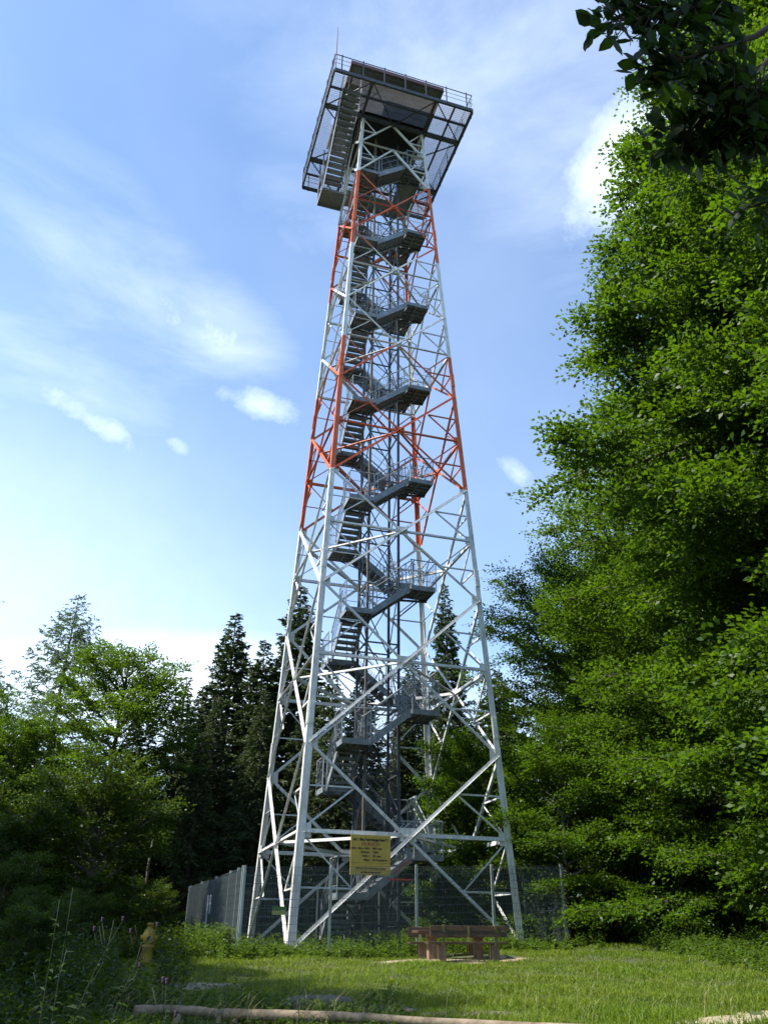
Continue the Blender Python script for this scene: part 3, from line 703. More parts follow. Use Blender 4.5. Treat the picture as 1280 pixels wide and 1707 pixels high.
# ------------------------------------------------------------------ picnic table and benches
def at_ground(px, d):
    r = ray(px, 1600); r = r[:2]/np.linalg.norm(r[:2]); p = CAM[:2]+r*d; return p
def picnic():
    c = at_ground(762, 23.0); z = -.66; rz = -R_(8)
    cz, sz = math.cos(rz), math.sin(rz)
    def W(x, y): return (c[0]+cz*x-sz*y, c[1]+sz*x+cz*y, z)
    t = empty('picnic_table', W(-.07, 0), rz); tag(t, 'red-brown wooden picnic table between its two benches on the bare earth patch', 'table')
    m = MB()
    for i in range(4): m.box((-1.0, -.37+i*.187, .67), (1.0, -.37+i*.187+.175, .735))
    m.build('tabletop', MT['wood'], t, bevel=.008)
    for x in (-.58, .62): MB().box((x-.1, -.13, -.15), (x+.1, .13, .58)).box((x-.09, -.33, .58), (x+.09, .33, .668)).build('leg', MT['wood_leg'], t, bevel=.01)
    def bench(y, back, label):
        b = empty('park_bench', W(.03 if back < 0 else -.09, y), rz); tag(b, label, 'bench', 'benches at the picnic table')
        m = MB()
        for i in range(2): m.box((-.98, -.19+i*.195, .43), (.98, -.19+i*.195+.18, .48))
        m.build('seat', MT['wood'], b, bevel=.006)
        m = MB()
        for z0 in (.645, .768): m.prism((-.95, back*(.27+.06*(z0-.6)), z0), (.95, back*(.27+.06*(z0-.6)), z0), [(-.056, -.02), (.056, -.02), (.056, .02), (-.056, .02)], (0, 0, 1))
        m.build('backrest', MT['wood'], b, bevel=.006)
        for x in (-.62, 0, .68):
            m = MB(); 
            if x: m.prism((x, back*.23, .40), (x, back*.30, .835), [(-.018, -.035), (.018, -.035), (.018, .035), (-.018, .035)], (0, 1, 0))
            else: m.prism((x, back*.285, .60), (x, back*.30, .81), [(-.018, -.025), (.018, -.025), (.018, .025), (-.018, .025)], (0, 1, 0))
            m.build('back_support', MT['olive'], b)
        for x in (-.62, .68): MB().box((x-.09, -.14, -.15), (x+.09, .14, .425)).build('leg', MT['wood_leg'], b, bevel=.01)
    bench(-.82, -1, 'nearer wooden bench with its olive-battened back turned to us, in front of the picnic table')
    bench(.82, 1, 'farther wooden bench behind the picnic table, mostly hidden, its back towards the fence')
    patch('earth_patch', *W(-.45, -.25)[:2], 1.9, 1.15, rz, mat('bare_earth', (.17, .13, .08), .95, col2=(.34, .27, .17), var_scale=5, bump=.6, bump_scale=25), 3)
    return c
PC = picnic()

# ------------------------------------------------------------------ hydrant-like yellow post
def yellow_post():
    p = at_ground(244, 22.5); z = float(gz(*p))
    o = empty('hydrant', (p[0], p[1], z)); tag(o, 'yellow pillar hydrant with dark outlets standing in the shaded weeds', 'hydrant')
    MB().lathe((0, 0, 0), [(.17, -.1), (.17, .03), (.13, .06), (.125, .34), (.15, .36), (.15, .40), (.12, .42)], 16).build('standpipe', MT['yellow'], o, True)
    h = MB().lathe((0, 0, 0), [(.12, .42), (.145, .46), (.15, .62), (.12, .72), (.07, .76), (.06, .82), (.085, .83), (.085, .87), (.03, .88)], 16).build('head', MT['yellow'], o, True)
    for s in (-1, 1): MB().tube([(s*.12, 0, .56), (s*.2, 0, .56)], [.05, .055], 10).build('outlet', MT['yellow'], h)
    MB().tube([(0, -.12, .54), (0, -.165, .54)], .055, 10).build('outlet_cap', MT['black'], h)
yellow_post()

# ------------------------------------------------------------------ foreground rail, rock
def log_rail():
    rng = random.Random(5)
    def run(pa, pb, ra, label, nseg=14):
        a = np.array(pa); b = np.array(pb); o = empty('log_rail', a*.5+b*.5); tag(o, label, 'log rail', 'log rails along the foreground')
        m = MB(); pts = []; rr = []
        for i in range(nseg+1):
            t = i/nseg; p = a+(b-a)*t-(a*.5+b*.5); p[2] += .012*math.sin(t*7+pa[0])+rng.uniform(-.005, .005); pts.append(p); rr.append(ra*(1+.08*math.sin(t*11)+rng.uniform(-.05, .05)))
        m.tube(pts, rr, 12); m.build('log', MT['log'], o, True)
        for t in (.03, .5, .97):
            p = a+(b-a)*t-(a*.5+b*.5); MB().tube([(p[0], p[1], p[2]-.5), (p[0], p[1], p[2]-ra*.7)], ra*.9, 10).build('post', MT['log'], o, True)
    def q(px, py, d):
        r = ray(px, py); r = r/np.linalg.norm(r[:2]); return CAM+r*d
    run(q(225, 1682, 12.5), q(372, 1687, 12.3), .052, 'weathered log rail at the shaded left foreground, the left length')
    run(q(374, 1689, 12.25), q(1130, 1722, 11.1), .055, 'weathered log rail along the bottom of the view, the longer right length')
log_rail()
def rock(px, py, d, sx, sy, sz, seed, label):
    rng = np.random.default_rng(seed); r = ray(px, py); r = r/np.linalg.norm(r[:2]); p = CAM+r*d
    import bmesh
    bm = bmesh.new(); bmesh.ops.create_icosphere(bm, subdivisions=4, radius=1)
    k = rng.normal(size=(7, 3))*2.2; ph = rng.uniform(0, 6, 7)
    for v in bm.verts:
        c = np.array(v.co); n = 1+.09*sum(math.sin(k[i]@c+ph[i]) for i in range(7))/1.6+.03*math.sin(9*c[0]+5*c[1]+ph[0])*math.sin(8*c[2]+ph[1])
        c = c*n; c = np.sign(c)*np.abs(c)**.72; v.co = (c[0]*sx, c[1]*sy, c[2]*sz)
    me = bpy.data.meshes.new('rock'); bm.to_mesh(me); bm.free(); me.materials.append(MT['rock'])
    o = link_mesh('rock', me); o.location = (p[0], p[1], float(gz(p[0], p[1]))+sz*.3); o.rotation_euler = (0, 0, -.3)
    tag(o, label, 'rock', 'grey rocks behind the log rail')
rock(530, 1672, 13.6, .55, .35, .15, 1, 'broad grey rock in the grass just behind the log rail')
rock(650, 1684, 13.3, .45, .25, .07, 2, 'low flat grey rock right of the broad one behind the log rail')
rock(790, 1690, 12.9, .7, .25, .05, 4, 'flattest long grey rock behind the right part of the log rail')
MG = mat('gravel_path', (.12, .11, .085), .95, col2=(.26, .235, .19), var_scale=9, bump=.9, bump_scale=50)
px_, py_ = at_ground(330, 17.5); patch('gravel_path', px_, py_, 1.5, .45, -YAW, MG, 8)
px_, py_ = at_ground(1260, 13.6); patch('gravel_patch', px_, py_, 1.4, .55, -YAW, mat('dry_soil', (.20, .16, .10), .95, col2=(.36, .30, .2), var_scale=8, bump=.5), 9)

# ------------------------------------------------------------------ vegetation
def broadleaf(seed, H, z0, Rad, nlimb, ntwig, nleaf, leaf, mleaf, mbark='bark', prof=None, flat=.55, trunk_r=.28, lean=(0, 0), twig=.8, up0=5, up1=55, droop=.12, shape=4):
    """crown of limbs, side branches and flat sprays of leaves; returns (trunk mesh, crown mesh)"""
    rng = np.random.default_rng(seed); wood = MB()
    tp = []
    for i in range(9):
        t = i/8; tp.append(np.array([lean[0]*t*t+.12*math.sin(3*t+seed), lean[1]*t*t+.12*math.cos(2.3*t+seed), -.4+(H*.96+.4)*t]))
    wood.tube(tp, [trunk_r*(1-.93*i/8)+.012+(.1*trunk_r if i == 0 else 0) for i in range(9)], 10)
    def trunk_at(z):
        t = np.clip((z+.4)/(H*.96+.4), 0, 1)*8; i = int(min(7, t)); return tp[i]+(tp[i+1]-tp[i])*(t-i)
    prof = prof or (lambda s: (math.sin(math.pi*min(1, .12+.88*s)**.8)**.6))
    O = []; Dd = []; Ln = []
    brs = []
    for i in range(nlimb):
        s = (i+rng.uniform(0, .9))/nlimb; z = z0+(H*.97-z0)*s
        az = i*2.399+rng.uniform(-.4, .4); L = Rad*max(.12, prof(s))*rng.uniform(.75, 1.12)
        el = R_(up0+(up1-up0)*s+rng.uniform(-8, 8)); o = trunk_at(z)
        d = np.array([math.cos(az)*math.cos(el), math.sin(az)*math.cos(el), math.sin(el)]); L3 = L/max(.5, math.cos(el))
        if s > .93: L3 *= .7
        pts = [o+d*L3*t+np.array([0, 0, -droop*L3*t*t])+rng.normal(0, .02*L3, 3)*t for t in np.linspace(0, 1, 6)]
        r0 = .015+.013*L3; wood.tube(pts, [r0*(1-.85*t) for t in np.linspace(0, 1, 6)], 5)
        brs.append((pts, L3))
        nsub = max(4, int(5+L3*1.6))
        for k in range(nsub):
            t = .18+.8*(k+.5)/nsub; j = min(4, int(t*5)); p = pts[j]+(pts[j+1]-pts[j])*(t*5-j)
            dd = pts[j+1]-pts[j]; dd /= np.linalg.norm(dd); a = R_(50)*(1 if k % 2 else -1)+rng.uniform(-.25, .25)
            ca, sa = math.cos(a), math.sin(a); d2 = np.array([dd[0]*ca-dd[1]*sa, dd[0]*sa+dd[1]*ca, dd[2]*.6+rng.uniform(-.12, .22)]); d2 /= np.linalg.norm(d2)
            l2 = L3*.42*(1.1-t*.6)*rng.uniform(.7, 1.2); q = [p, p+d2*l2*.5, p+d2*l2+np.array([0, 0, -.06*l2])]
            wood.tube(q, [r0*.26, r0*.13, .002], 3); brs.append((q, l2))
    W = np.array([b[1] for b in brs]); W = W/W.sum(); idx = rng.choice(len(brs), ntwig, p=W)
    O = np.zeros((ntwig, 3)); T = np.zeros((ntwig, 3))
    for n_, i in enumerate(idx):
        pts, l = brs[i]; m = len(pts)-1; t = rng.uniform(.12, 1.0)**.8*m*.999; j = int(t)
        O[n_] = pts[j]+(pts[j+1]-pts[j])*(t-j); T[n_] = (pts[j+1]-pts[j])/np.linalg.norm(pts[j+1]-pts[j])
    a = rng.uniform(-1.25, 1.25, ntwig); ca, sa = np.cos(a), np.sin(a)
    D = np.stack([T[:, 0]*ca-T[:, 1]*sa, T[:, 0]*sa+T[:, 1]*ca, T[:, 2]*.5+rng.normal(.02, .27, ntwig)], 1); D = nrm(D)
    tl = twig*rng.uniform(.5, 1.25, ntwig)
    up = nrm(np.stack([rng.normal(0, .25, ntwig), rng.normal(0, .25, ntwig), np.ones(ntwig)], 1))
    k = nleaf; s = (np.arange(k)+.6)/k
    side = np.where(np.arange(k) % 2 == 0, 1.0, -1.0)
    S = nrm(np.cross(D, up))
    P = O[:, None]+D[:, None]*(tl[:, None, None]*s[None, :, None])+np.array([0, 0, -1.])*(tl[:, None, None]*(s**2)[None, :, None])*.12
    # small side shoots: leaves sit away from the axis
    offs = side[None, :, None]*S[:, None]*(tl[:, None, None]*rng.uniform(.0, .34, (ntwig, k))[..., None])
    P = P+offs+rng.normal(0, .02, P.shape)
    LD = D[:, None]*.7+side[None, :, None]*S[:, None]*.75+rng.normal(0, .28, P.shape)
    LN = up[:, None]+rng.normal(0, flat, P.shape)
    P = P.reshape(-1, 3); n = len(P); sz = leaf*rng.uniform(.7, 1.2, n)
    V = leaves(P, LD.reshape(-1, 3), LN.reshape(-1, 3), sz, sz*.62, shape=shape)
    # clumps of lighter and darker leaf tone, for contrast within the crown
    kk = rng.normal(size=(3, 3))*1.5; cl = .5+.5*np.sin(O@kk[0]+1)*np.sin(O@kk[1])
    tr = np.repeat(np.clip(.55*rng.uniform(0, 1, ntwig)+.45*cl, 0, 1), k); rnd = np.clip(tr*.6+rng.uniform(0, .4, n), 0, 1)
    return wood.mesh('trunk', MT[mbark], True), fast_mesh('crown', V, 4 if shape == 4 else 8, rnd, MT[mleaf])

def conifer(seed, H, z0, Rad, mleaf, nper=1, step=.42, droop=.35, dens=1.0, needle=.17, wid=.028, up_tip=.25, sparse=0.0, trunk_r=.2, expo=.9):
    rng = np.random.default_rng(seed); wood = MB()
    wood.tube([(0, 0, -.4), (.05, 0, H*.4), (0, .04, H*.8), (0, 0, H)], [trunk_r*1.1, trunk_r*.72, trunk_r*.3, .012], 9)
    Ps = []; Ds = []; Tn = []
    z = z0; k = 0
    while z < H-.15:
        f = (H-z)/(H-z0); L = Rad*(f**expo)*rng.uniform(.72, 1.15)+.06
        nb = 6 if f > .12 else 4
        for b in range(nb):
            if rng.random() < sparse*f: continue
            az = 6.283*b/nb+k*.9+rng.uniform(-.25, .25); l = L*rng.uniform(.7, 1.12); dz = rng.uniform(-.12, .12)
            ts = np.linspace(0, 1, 7); el = .30*(1-f)+.05
            prof = el*ts-droop*f*ts**1.4*1.1+up_tip*ts**3*.6
            pts = np.stack([np.cos(az)*l*ts, np.sin(az)*l*ts, z+dz+l*prof], 1)
            if l > .5: wood.tube(pts, [.006+.016*l*(1-t)*.55 for t in ts], 3)
            # side twigs
            m = max(5, int(l*9*dens)); tt = rng.uniform(.12, 1, m); j = np.minimum(5, (tt*6).astype(int)); p = pts[j]+(pts[j+1]-pts[j])*((tt*6-j)[:, None])
            dd = nrm(pts[j+1]-pts[j]); sg = np.where(rng.random(m) < .5, 1, -1)[:, None]
            sd_ = nrm(np.cross(dd, [0, 0, 1]))*sg
            tl = (.18+.34*l*(1-tt*.72))*rng.uniform(.5, 1.1, m)
            td = nrm(dd*.7+sd_*.8+np.stack([np.zeros(m), np.zeros(m), -rng.uniform(.1, .9, m)*(.4+.6*f)], 1))
            q = max(3, int(4*dens)+2); ss = (np.arange(q)+.3)/q
            PP = p[:, None]+td[:, None]*(tl[:, None, None]*ss[None, :, None]); PP[..., 2] -= .22*(tl[:, None]*ss[None, :]**2)
            Ps.append(PP.reshape(-1, 3)); Ds.append(np.repeat(td, q, 0)); Tn.append(np.repeat(tl/q, q))
        z += step*rng.uniform(.7, 1.25)*(.55+.45*f); k += 1
    P = np.concatenate(Ps); D = np.concatenate(Ds); n = len(P)
    D = nrm(D+rng.normal(0, .35, D.shape)+np.array([0, 0, -.25])); Nn = nrm(rng.normal(0, 1, D.shape)+np.array([0, 0, .6]))
    sz = (needle*rng.uniform(.7, 1.4, n)+np.concatenate(Tn)*.6)*np.where(P[:, 2] > H*.93, .55, 1.0)
    V = leaves(P, D, Nn, sz, wid*2*rng.uniform(.7, 1.5, n), fold=.03)
    return wood.mesh('trunk', MT['bark'], True), fast_mesh('crown', V, 4, rng.uniform(0, 1, n), MT[mleaf])

def tree(name, meshes, u, v, label, cat, group, rz=0, sc=1.0, z=None, parts=('trunk', 'crown')):
    x, y = uv(u, v); o = empty(name, (x, y, float(gz(x, y)) if z is None else z), rz); o.scale = (sc,)*3 if not hasattr(sc, '__len__') else sc
    link_mesh(parts[0], meshes[0], o); link_mesh(parts[1], meshes[1], o); tag(o, label, cat, group); return o

def vegetation():
    GR = 'beeches along the right forest edge'
    # ---- right: big near beech and its neighbours
    b1 = broadleaf(11, 31, 2.2, 6.8, 135, 36000, 18, .135, 'beech', trunk_r=.40, twig=.85, up0=-4, up1=40, droop=.14, flat=.85, prof=lambda s: (.70 if s < .10 else .78 if s < .24 else .93) if s < .31 else max(.16, 1.0-(s-.31)*1.40))
    tree('beech_tree', b1, 15.5, 11.35, 'huge sunlit beech filling the right edge, reaching out of the top of the view', 'beech tree', GR, .6)
    b2 = broadleaf(12, 16.4, 1.0, 5.3, 85, 18000, 15, .115, 'beech', trunk_r=.3, twig=.85, up0=0, up1=52, prof=lambda s: (.85+.2*math.sin(3*s)) if s < .5 else 1.02*(1-(s-.5)/.52)**.6)
    tree('beech_tree', b2, 25.0, 11.1, 'rounded beech whose crown top shows left below the huge beech', 'beech tree', GR, 0, (1, 1, 1.07))
    tree('beech_tree', b2, 21.0, 12.6, 'dense beech in front of the rounded one, low boughs over the grass at right', 'beech tree', GR, 2.1, .86)
    b3 = broadleaf(13, 14.5, 1.0, 4.7, 65, 10500, 14, .12, 'broad', trunk_r=.26, twig=.8, up0=5, up1=60)
    tree('broadleaf_tree', b3, 33.0, 8.6, 'farther broadleaf tree just right of the tower\'s right leg', 'tree', GR, 1.0)
    tree('broadleaf_tree', b3, 30.0, 14.5, 'broadleaf tree behind the rounded beech, half hidden', 'tree', GR, 3.0, 1.05)
    tree('broadleaf_tree', b3, 39.0, 13.0, 'deepest broadleaf tree of the right forest edge', 'tree', GR, 4.0, 1.1)
    tree('beech_tree', b2, 18.0, 15.5, 'beech at the far right behind the huge beech\'s lower boughs', 'beech tree', GR, 4.4, 1.05)
    s1 = broadleaf(14, 7.4, .4, 2.9, 44, 5600, 13, .10, 'beech', mbark='bark_light', trunk_r=.1, twig=.7, up0=5, up1=55)
    GU = 'young trees at the foot of the tower'
    tree('young_tree', s1, 33.0, 3.6, 'young beech behind the tower with leaves showing between the right legs', 'tree', GU, .3, .95)
    tree('young_tree', s1, 28.2, 5.9, 'young beech whose boughs cross in front of the tower\'s right leg', 'tree', GU, 1.9, .88)
    tree('young_tree', s1, 27.0, 9.2, 'young beech at the forest edge just right of the fence end', 'tree', GU, 3.1, .75)
    tree('young_tree', s1, 22.5, 10.4, 'young beech with low boughs at the right border of the meadow', 'tree', GU, 4.1, .5)
    sh = broadleaf(15, 2.9, .15, 1.0, 26, 1100, 12, .10, 'weed', mbark='bark_light', trunk_r=.035, twig=.4, up0=20, up1=70)
    o = tree('shrub', sh, 29.6, 3.35, 'leafy green shrub inside the fence right of the stair foot', 'shrub', 'shrubs inside the fence', 0, 1.0)
    tree('shrub', sh, 30.6, 2.2, 'smaller leafy shrub inside the fence close behind the stair foot', 'shrub', 'shrubs inside the fence', 2, .7)
    # ---- left and behind: spruces, larch, broadleaf
    sp = conifer(21, 19.5, 2.2, 3.1, 'spruce', dens=1.7, step=.40, droop=.55, up_tip=.2, wid=.036)
    sp2 = conifer(22, 14.0, .8, 2.6, 'spruce', dens=1.4, step=.34, droop=.38)
    GS = 'spruces behind the clearing'
    sp_list = [(45, -8.7, 17.6, 'pointed dark spruce standing highest between the left forest and the tower'), (45.5, -5.0, 19.6, 'tall spruce seen through the tower\'s left legs'),
               (44, -6.7, 15.6, 'spruce beside the tall one at the tower\'s left edge'), (50, 4.1, 21.6, 'spruce whose tip shows right of the stair shaft behind the tower'),
               (46, -1.2, 14.5, 'spruce directly behind the tower\'s stair shaft'), (52, 2.0, 17.5, 'dark spruce behind the tower left of the right rear leg'), (43, 1.2, 11.5, 'short spruce hidden behind the stair foot'),
               (48, 7.0, 15.0, 'spruce in the gap between tower and right broadleaf trees')]
    for i, (u, v, h, lb) in enumerate(sp_list): tree('spruce_tree', sp, u, v, lb, 'spruce', GS, i*1.3, (h/19.5*(.85 if v > 3 and v < 5 else 1.35),)*2+(h/19.5,))
    sp2_list = [(42, -10.4, 12.8, 'small spruce tip rising right of the left broadleaf tree'), (44, -9.9, 12.9, 'second small spruce tip beside the pointed dark spruce'), (40, -8.2, 11.2, 'dark spruce below the pointed spruce\'s right side'),
                (41, -12.4, 10.5, 'spruce filling the dark gap behind the left broadleaf tree'), (38, -5.6, 11.0, 'dark spruce behind the left rear tower leg'), (41, -2.6, 13.0, 'dark spruce seen between the left tower legs'), (36, -15.5, 9.0, 'low dark spruce in the left forest under the larch'), (43, -4.0, 12.0, 'dark spruce behind the lower left landings'),
                (37, -10.5, 9.0, 'low dark spruce in the shade beyond the sheeted fence'), (36.5, -8.0, 8.5, 'low dark spruce straight behind the sheeted fence')]
    for i, (u, v, h, lb) in enumerate(sp2_list): tree('spruce_tree', sp2, u, v, lb, 'spruce', GS, i*.9, (h/14*1.15, h/14*1.15, h/14))
    la = conifer(23, 17.5, 2.5, 5.0, 'larch', dens=1.25, step=.56, droop=.12, needle=.13, wid=.03, sparse=.18, up_tip=.35, expo=.72)
    tree('larch_tree', la, 42, -17.0, 'feathery pale larch, highest tree at the far left', 'larch', None, .4)
    tree('larch_tree', la, 37, -18.3, 'lower larch at the left edge with drooping open boughs', 'larch', None, 2.2, .70)
    bl = broadleaf(24, 11.9, 2.0, 3.3, 46, 4600, 13, .125, 'broad', trunk_r=.18, twig=.7, up0=10, up1=58)
    tree('broadleaf_tree', bl, 36, -11.8, 'round-topped broadleaf tree in front of the larch in the left forest', 'tree', None, .2)
    tree('broadleaf_tree', bl, 34, -15.4, 'lower broadleaf tree left of the round-topped one', 'tree', None, 2.5, .72)
    # far rows closing the forest
    far = 'far forest row behind the clearing'
    rng = random.Random(7); k = 0
    for v in range(-44, 50, 4):
        u = 56+rng.uniform(-3, 3); h = rng.uniform(9.5, 12.5) if v < 8 else rng.uniform(13, 17)
        tree('spruce_tree', sp2, u, v+rng.uniform(-1, 1), 'dark spruce of the far forest row, merging with its neighbours behind the clearing', 'spruce', far, rng.uniform(0, 6), (h/14*1.7, h/14*1.7, h/14))
    for v in range(-36, 0, 4):
        u = 46+rng.uniform(-2, 2); h = rng.uniform(7.0, 9.0)
        if v < -14 or True: tree('spruce_tree', sp2, u, v, 'dark spruce of the far forest row, merging with its neighbours behind the clearing', 'spruce', far, rng.uniform(0, 6), (h/14*1.9, h/14*1.9, h/14))
    for v in range(13, 50, 5):
        tree('broadleaf_tree', b3, 44+rng.uniform(-3, 3), v, 'broadleaf tree of the far right row, hidden behind the beeches', 'tree', 'far right broadleaf row', rng.uniform(0, 6), 1.0)
    # bare thin trunks in the dark forest
    tk = MB(); tk.tube([(0, 0, -.3), (.08, .02, 3), (.02, .05, 6.5), (0, 0, 9)], [.11, .09, .06, .02], 8); tkm = tk.mesh('dead_trunk', MT['bark'], True)
    for i, (u, v, lb) in enumerate([(41, -8.2, 'long pale bare trunk leaning in the dark forest left of the tower'), (31, -8.2, 'thin pale bare stem left of the long one'), (34.5, -9.6, 'thin pale bare stem above the sheeted fence'), (31.5, 6.9, 'pale thin stem behind the right fence end'),
                                    (32.5, 5.6, 'reddish thin stem behind the right tower leg'), (36, -5.0, 'pale bare stem between sheeted fence and tower')]):
        x, y = uv(u, v); o = link_mesh('bare_trunk', tkm); o.location = (x, y, float(gz(x, y))); o.rotation_euler = (R_(2*math.sin(i*3)), R_(2.5 if i == 0 else 1.5*math.cos(i*5)), i); o.scale = (.8, .8, (1.1, .4, .4, .5, .5, .45)[i])
        tag(o, lb, 'tree trunk', 'bare trunks in the dark forest')
    # ---- left bushes
    GB = 'bushes in the left foreground'
    bu = broadleaf(31, 3.5, .2, 1.8, 38, 2600, 13, .085, 'bush', mbark='bark_light', trunk_r=.06, twig=.5, up0=15, up1=60)
    for i, (u, v, s, lb) in enumerate([(27, -9.0, 1.22, 'tallest bush of the left foreground with sunlit upper boughs'), (25.5, -11.2, .9, 'bush at the left edge below the larches'), (20, -8.4, .55, 'shaded bush at the left edge in front of the taller ones'),
                                   (21, -6.9, .36, 'low bush left of the yellow hydrant'), (31, -7.9, .5, 'yellowish low bush left of the sheeted fence'), (16.5, -6.2, .36, 'low shaded bush near the log rail at left'), (31, -12.5, 1.3, 'large dark bush under the left broadleaf tree'),
                                   (14.0, -5.4, .33, 'nearest dark bush in the bottom left corner')]):
        tree('bush', bu, u, v, lb, 'bush', GB, i*1.1, s, parts=('stem', 'crown'))
    # ---- unseen trees left of the photographer, added to shade the foreground
    off = broadleaf(41, 14, 3.5, 5.0, 46, 5200, 14, .13, 'beech', trunk_r=.28, twig=.8)
    tree('shade_tree', off, -1.8, -7.0, 'beech beside the photographer, out of the picture at left', 'beech tree', 'trees out of view', 0, 1.0)
    tree('shade_tree', off, 11.5, -14.6, 'beech farther left out of the picture, shading the log rail', 'beech tree', 'trees out of view', 1, 1.12)
    tree('shade_tree', off, 17.5, -16.5, 'third beech out of the picture at left, shading the bushes', 'beech tree', 'trees out of view', 2.4, .95)
    tree('shade_tree', off, 23.5, -18.8, 'fourth beech out of the picture at left, shading the deeper bushes', 'beech tree', 'trees out of view', 3.4, .95)
vegetation()

# ---- overhanging boughs close to the camera, from a beech standing to the right of the photographer
def near_boughs():
    rng = np.random.default_rng(77)
    root = uv(2.2, 6.2); z = float(gz(*root))
    o = empty('beech_tree', (root[0], root[1], z)); tag(o, 'dark beech boughs hanging close overhead in the top right corner', 'beech tree')
    base = np.array([root[0], root[1], z])
    wood = MB(); wood.tube([(0, 0, -.3), (.1, .1, 4), (0, .1, 9)], [.3, .22, .12], 10)
    V = []; rn = []
    def Q(px, py, d):
        r = ray(px, py); r = r/np.linalg.norm(r); return CAM+r*d-base
    boughs = [  # each bough: way points given as sight line and distance
        [(1420, -120, 5.0), (1250, -20, 4.4), (1120, 22, 4.1), (1012, 38, 3.95)],
        [(1420, -60, 5.0), (1260, 60, 4.5), (1150, 95, 4.2), (1085, 110, 4.1)],
        [(1400, 0, 5.0), (1290, 120, 4.6), (1190, 190, 4.4), (1105, 245, 4.3)],
        [(1430, 120, 5.0), (1320, 200, 4.6), (1200, 225, 4.5), (1110, 215, 4.4)],
        [(1400, -140, 5.0), (1240, -70, 4.4), (1130, -12, 4.2), (1030, 8, 4.1)],
        [(1420, 250, 4.8), (1340, 300, 4.6), (1290, 330, 4.5), (1240, 350, 4.4)],
        [(1400, 30, 4.8), (1280, 100, 4.5), (1215, 170, 4.4), (1160, 130, 4.3)],
        [(1430, 60, 4.9), (1300, 160, 4.6), (1250, 210, 4.5), (1190, 235, 4.4)]]
    trunk_pt = np.array([.05, .1, 5.2])
    for bi, b in enumerate(boughs):
        pts = [Q(*p) for p in b]
        wood.tube([trunk_pt+np.array([0, 0, .25*bi-.6])]+pts, [.05, .022, .014, .008, .003], 6)
        # leaf-bearing twigs along the last three way points
        seg = pts[0:]; n = 32 if bi != 5 else 10
        for k in range(n):
            t = (.33+.67*(k+rng.uniform(0, .9))/n)*(len(seg)-1)*.999; j = int(t); p = seg[j]+(seg[j+1]-seg[j])*(t-j); d = nrm(seg[j+1]-seg[j])
            sd_ = nrm(np.cross(d, CF)); sg = 1 if k % 2 else -1
            tl = (.34-.22*t/(len(seg)-1))*rng.uniform(.5, 1.1)
            td = nrm(d*.75+sd_*sg*.65+np.array([0, 0, -.25])+rng.normal(0, .2, 3))
            if k > n-3: td = d; tl = .1
            wood.tube([p, p+td*tl], [.004, .002], 4)
            m = max(4, int(tl/.03)); ss = np.linspace(.25, 1.0, m)
            P = p+td*(tl*ss)[:, None]+rng.normal(0, .012, (m, 3)); alt = np.where(np.arange(m) % 2 == 0, 1, -1)[:, None]
            s2 = nrm(np.cross(td, CF)+rng.normal(0, .15, 3))
            LD = td*.6+alt*s2*.8+rng.normal(0, .2, (m, 3)); LN = nrm(np.array([0, 0, 1.])*.9-CF*.55)+rng.normal(0, .28, (m, 3))
            sz = rng.uniform(.06, .092, m); V.append(leaves(P, LD, LN, sz, sz*.66, shape=8)); rn.append(rng.uniform(0, 1, m))
    # bare forked twig hanging from the lowest tip
    a = Q(1068, 55, 4.0); bq = Q(1015, 64, 4.0); wood.tube([a, Q(1050, 66, 4.0), Q(1030, 69, 4.0), bq], [.003, .0025, .002, .001], 4); wood.tube([Q(1030, 69, 4.0), Q(1022, 78, 4.0)], .0015, 4); wood.tube([Q(1051, 66, 4.0), Q(1050, 76, 4.0)], .0015, 4)
    link_mesh('trunk', wood.mesh('trunk', MT['bark'], True), o)
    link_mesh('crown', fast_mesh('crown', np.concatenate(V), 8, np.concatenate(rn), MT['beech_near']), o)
near_boughs()

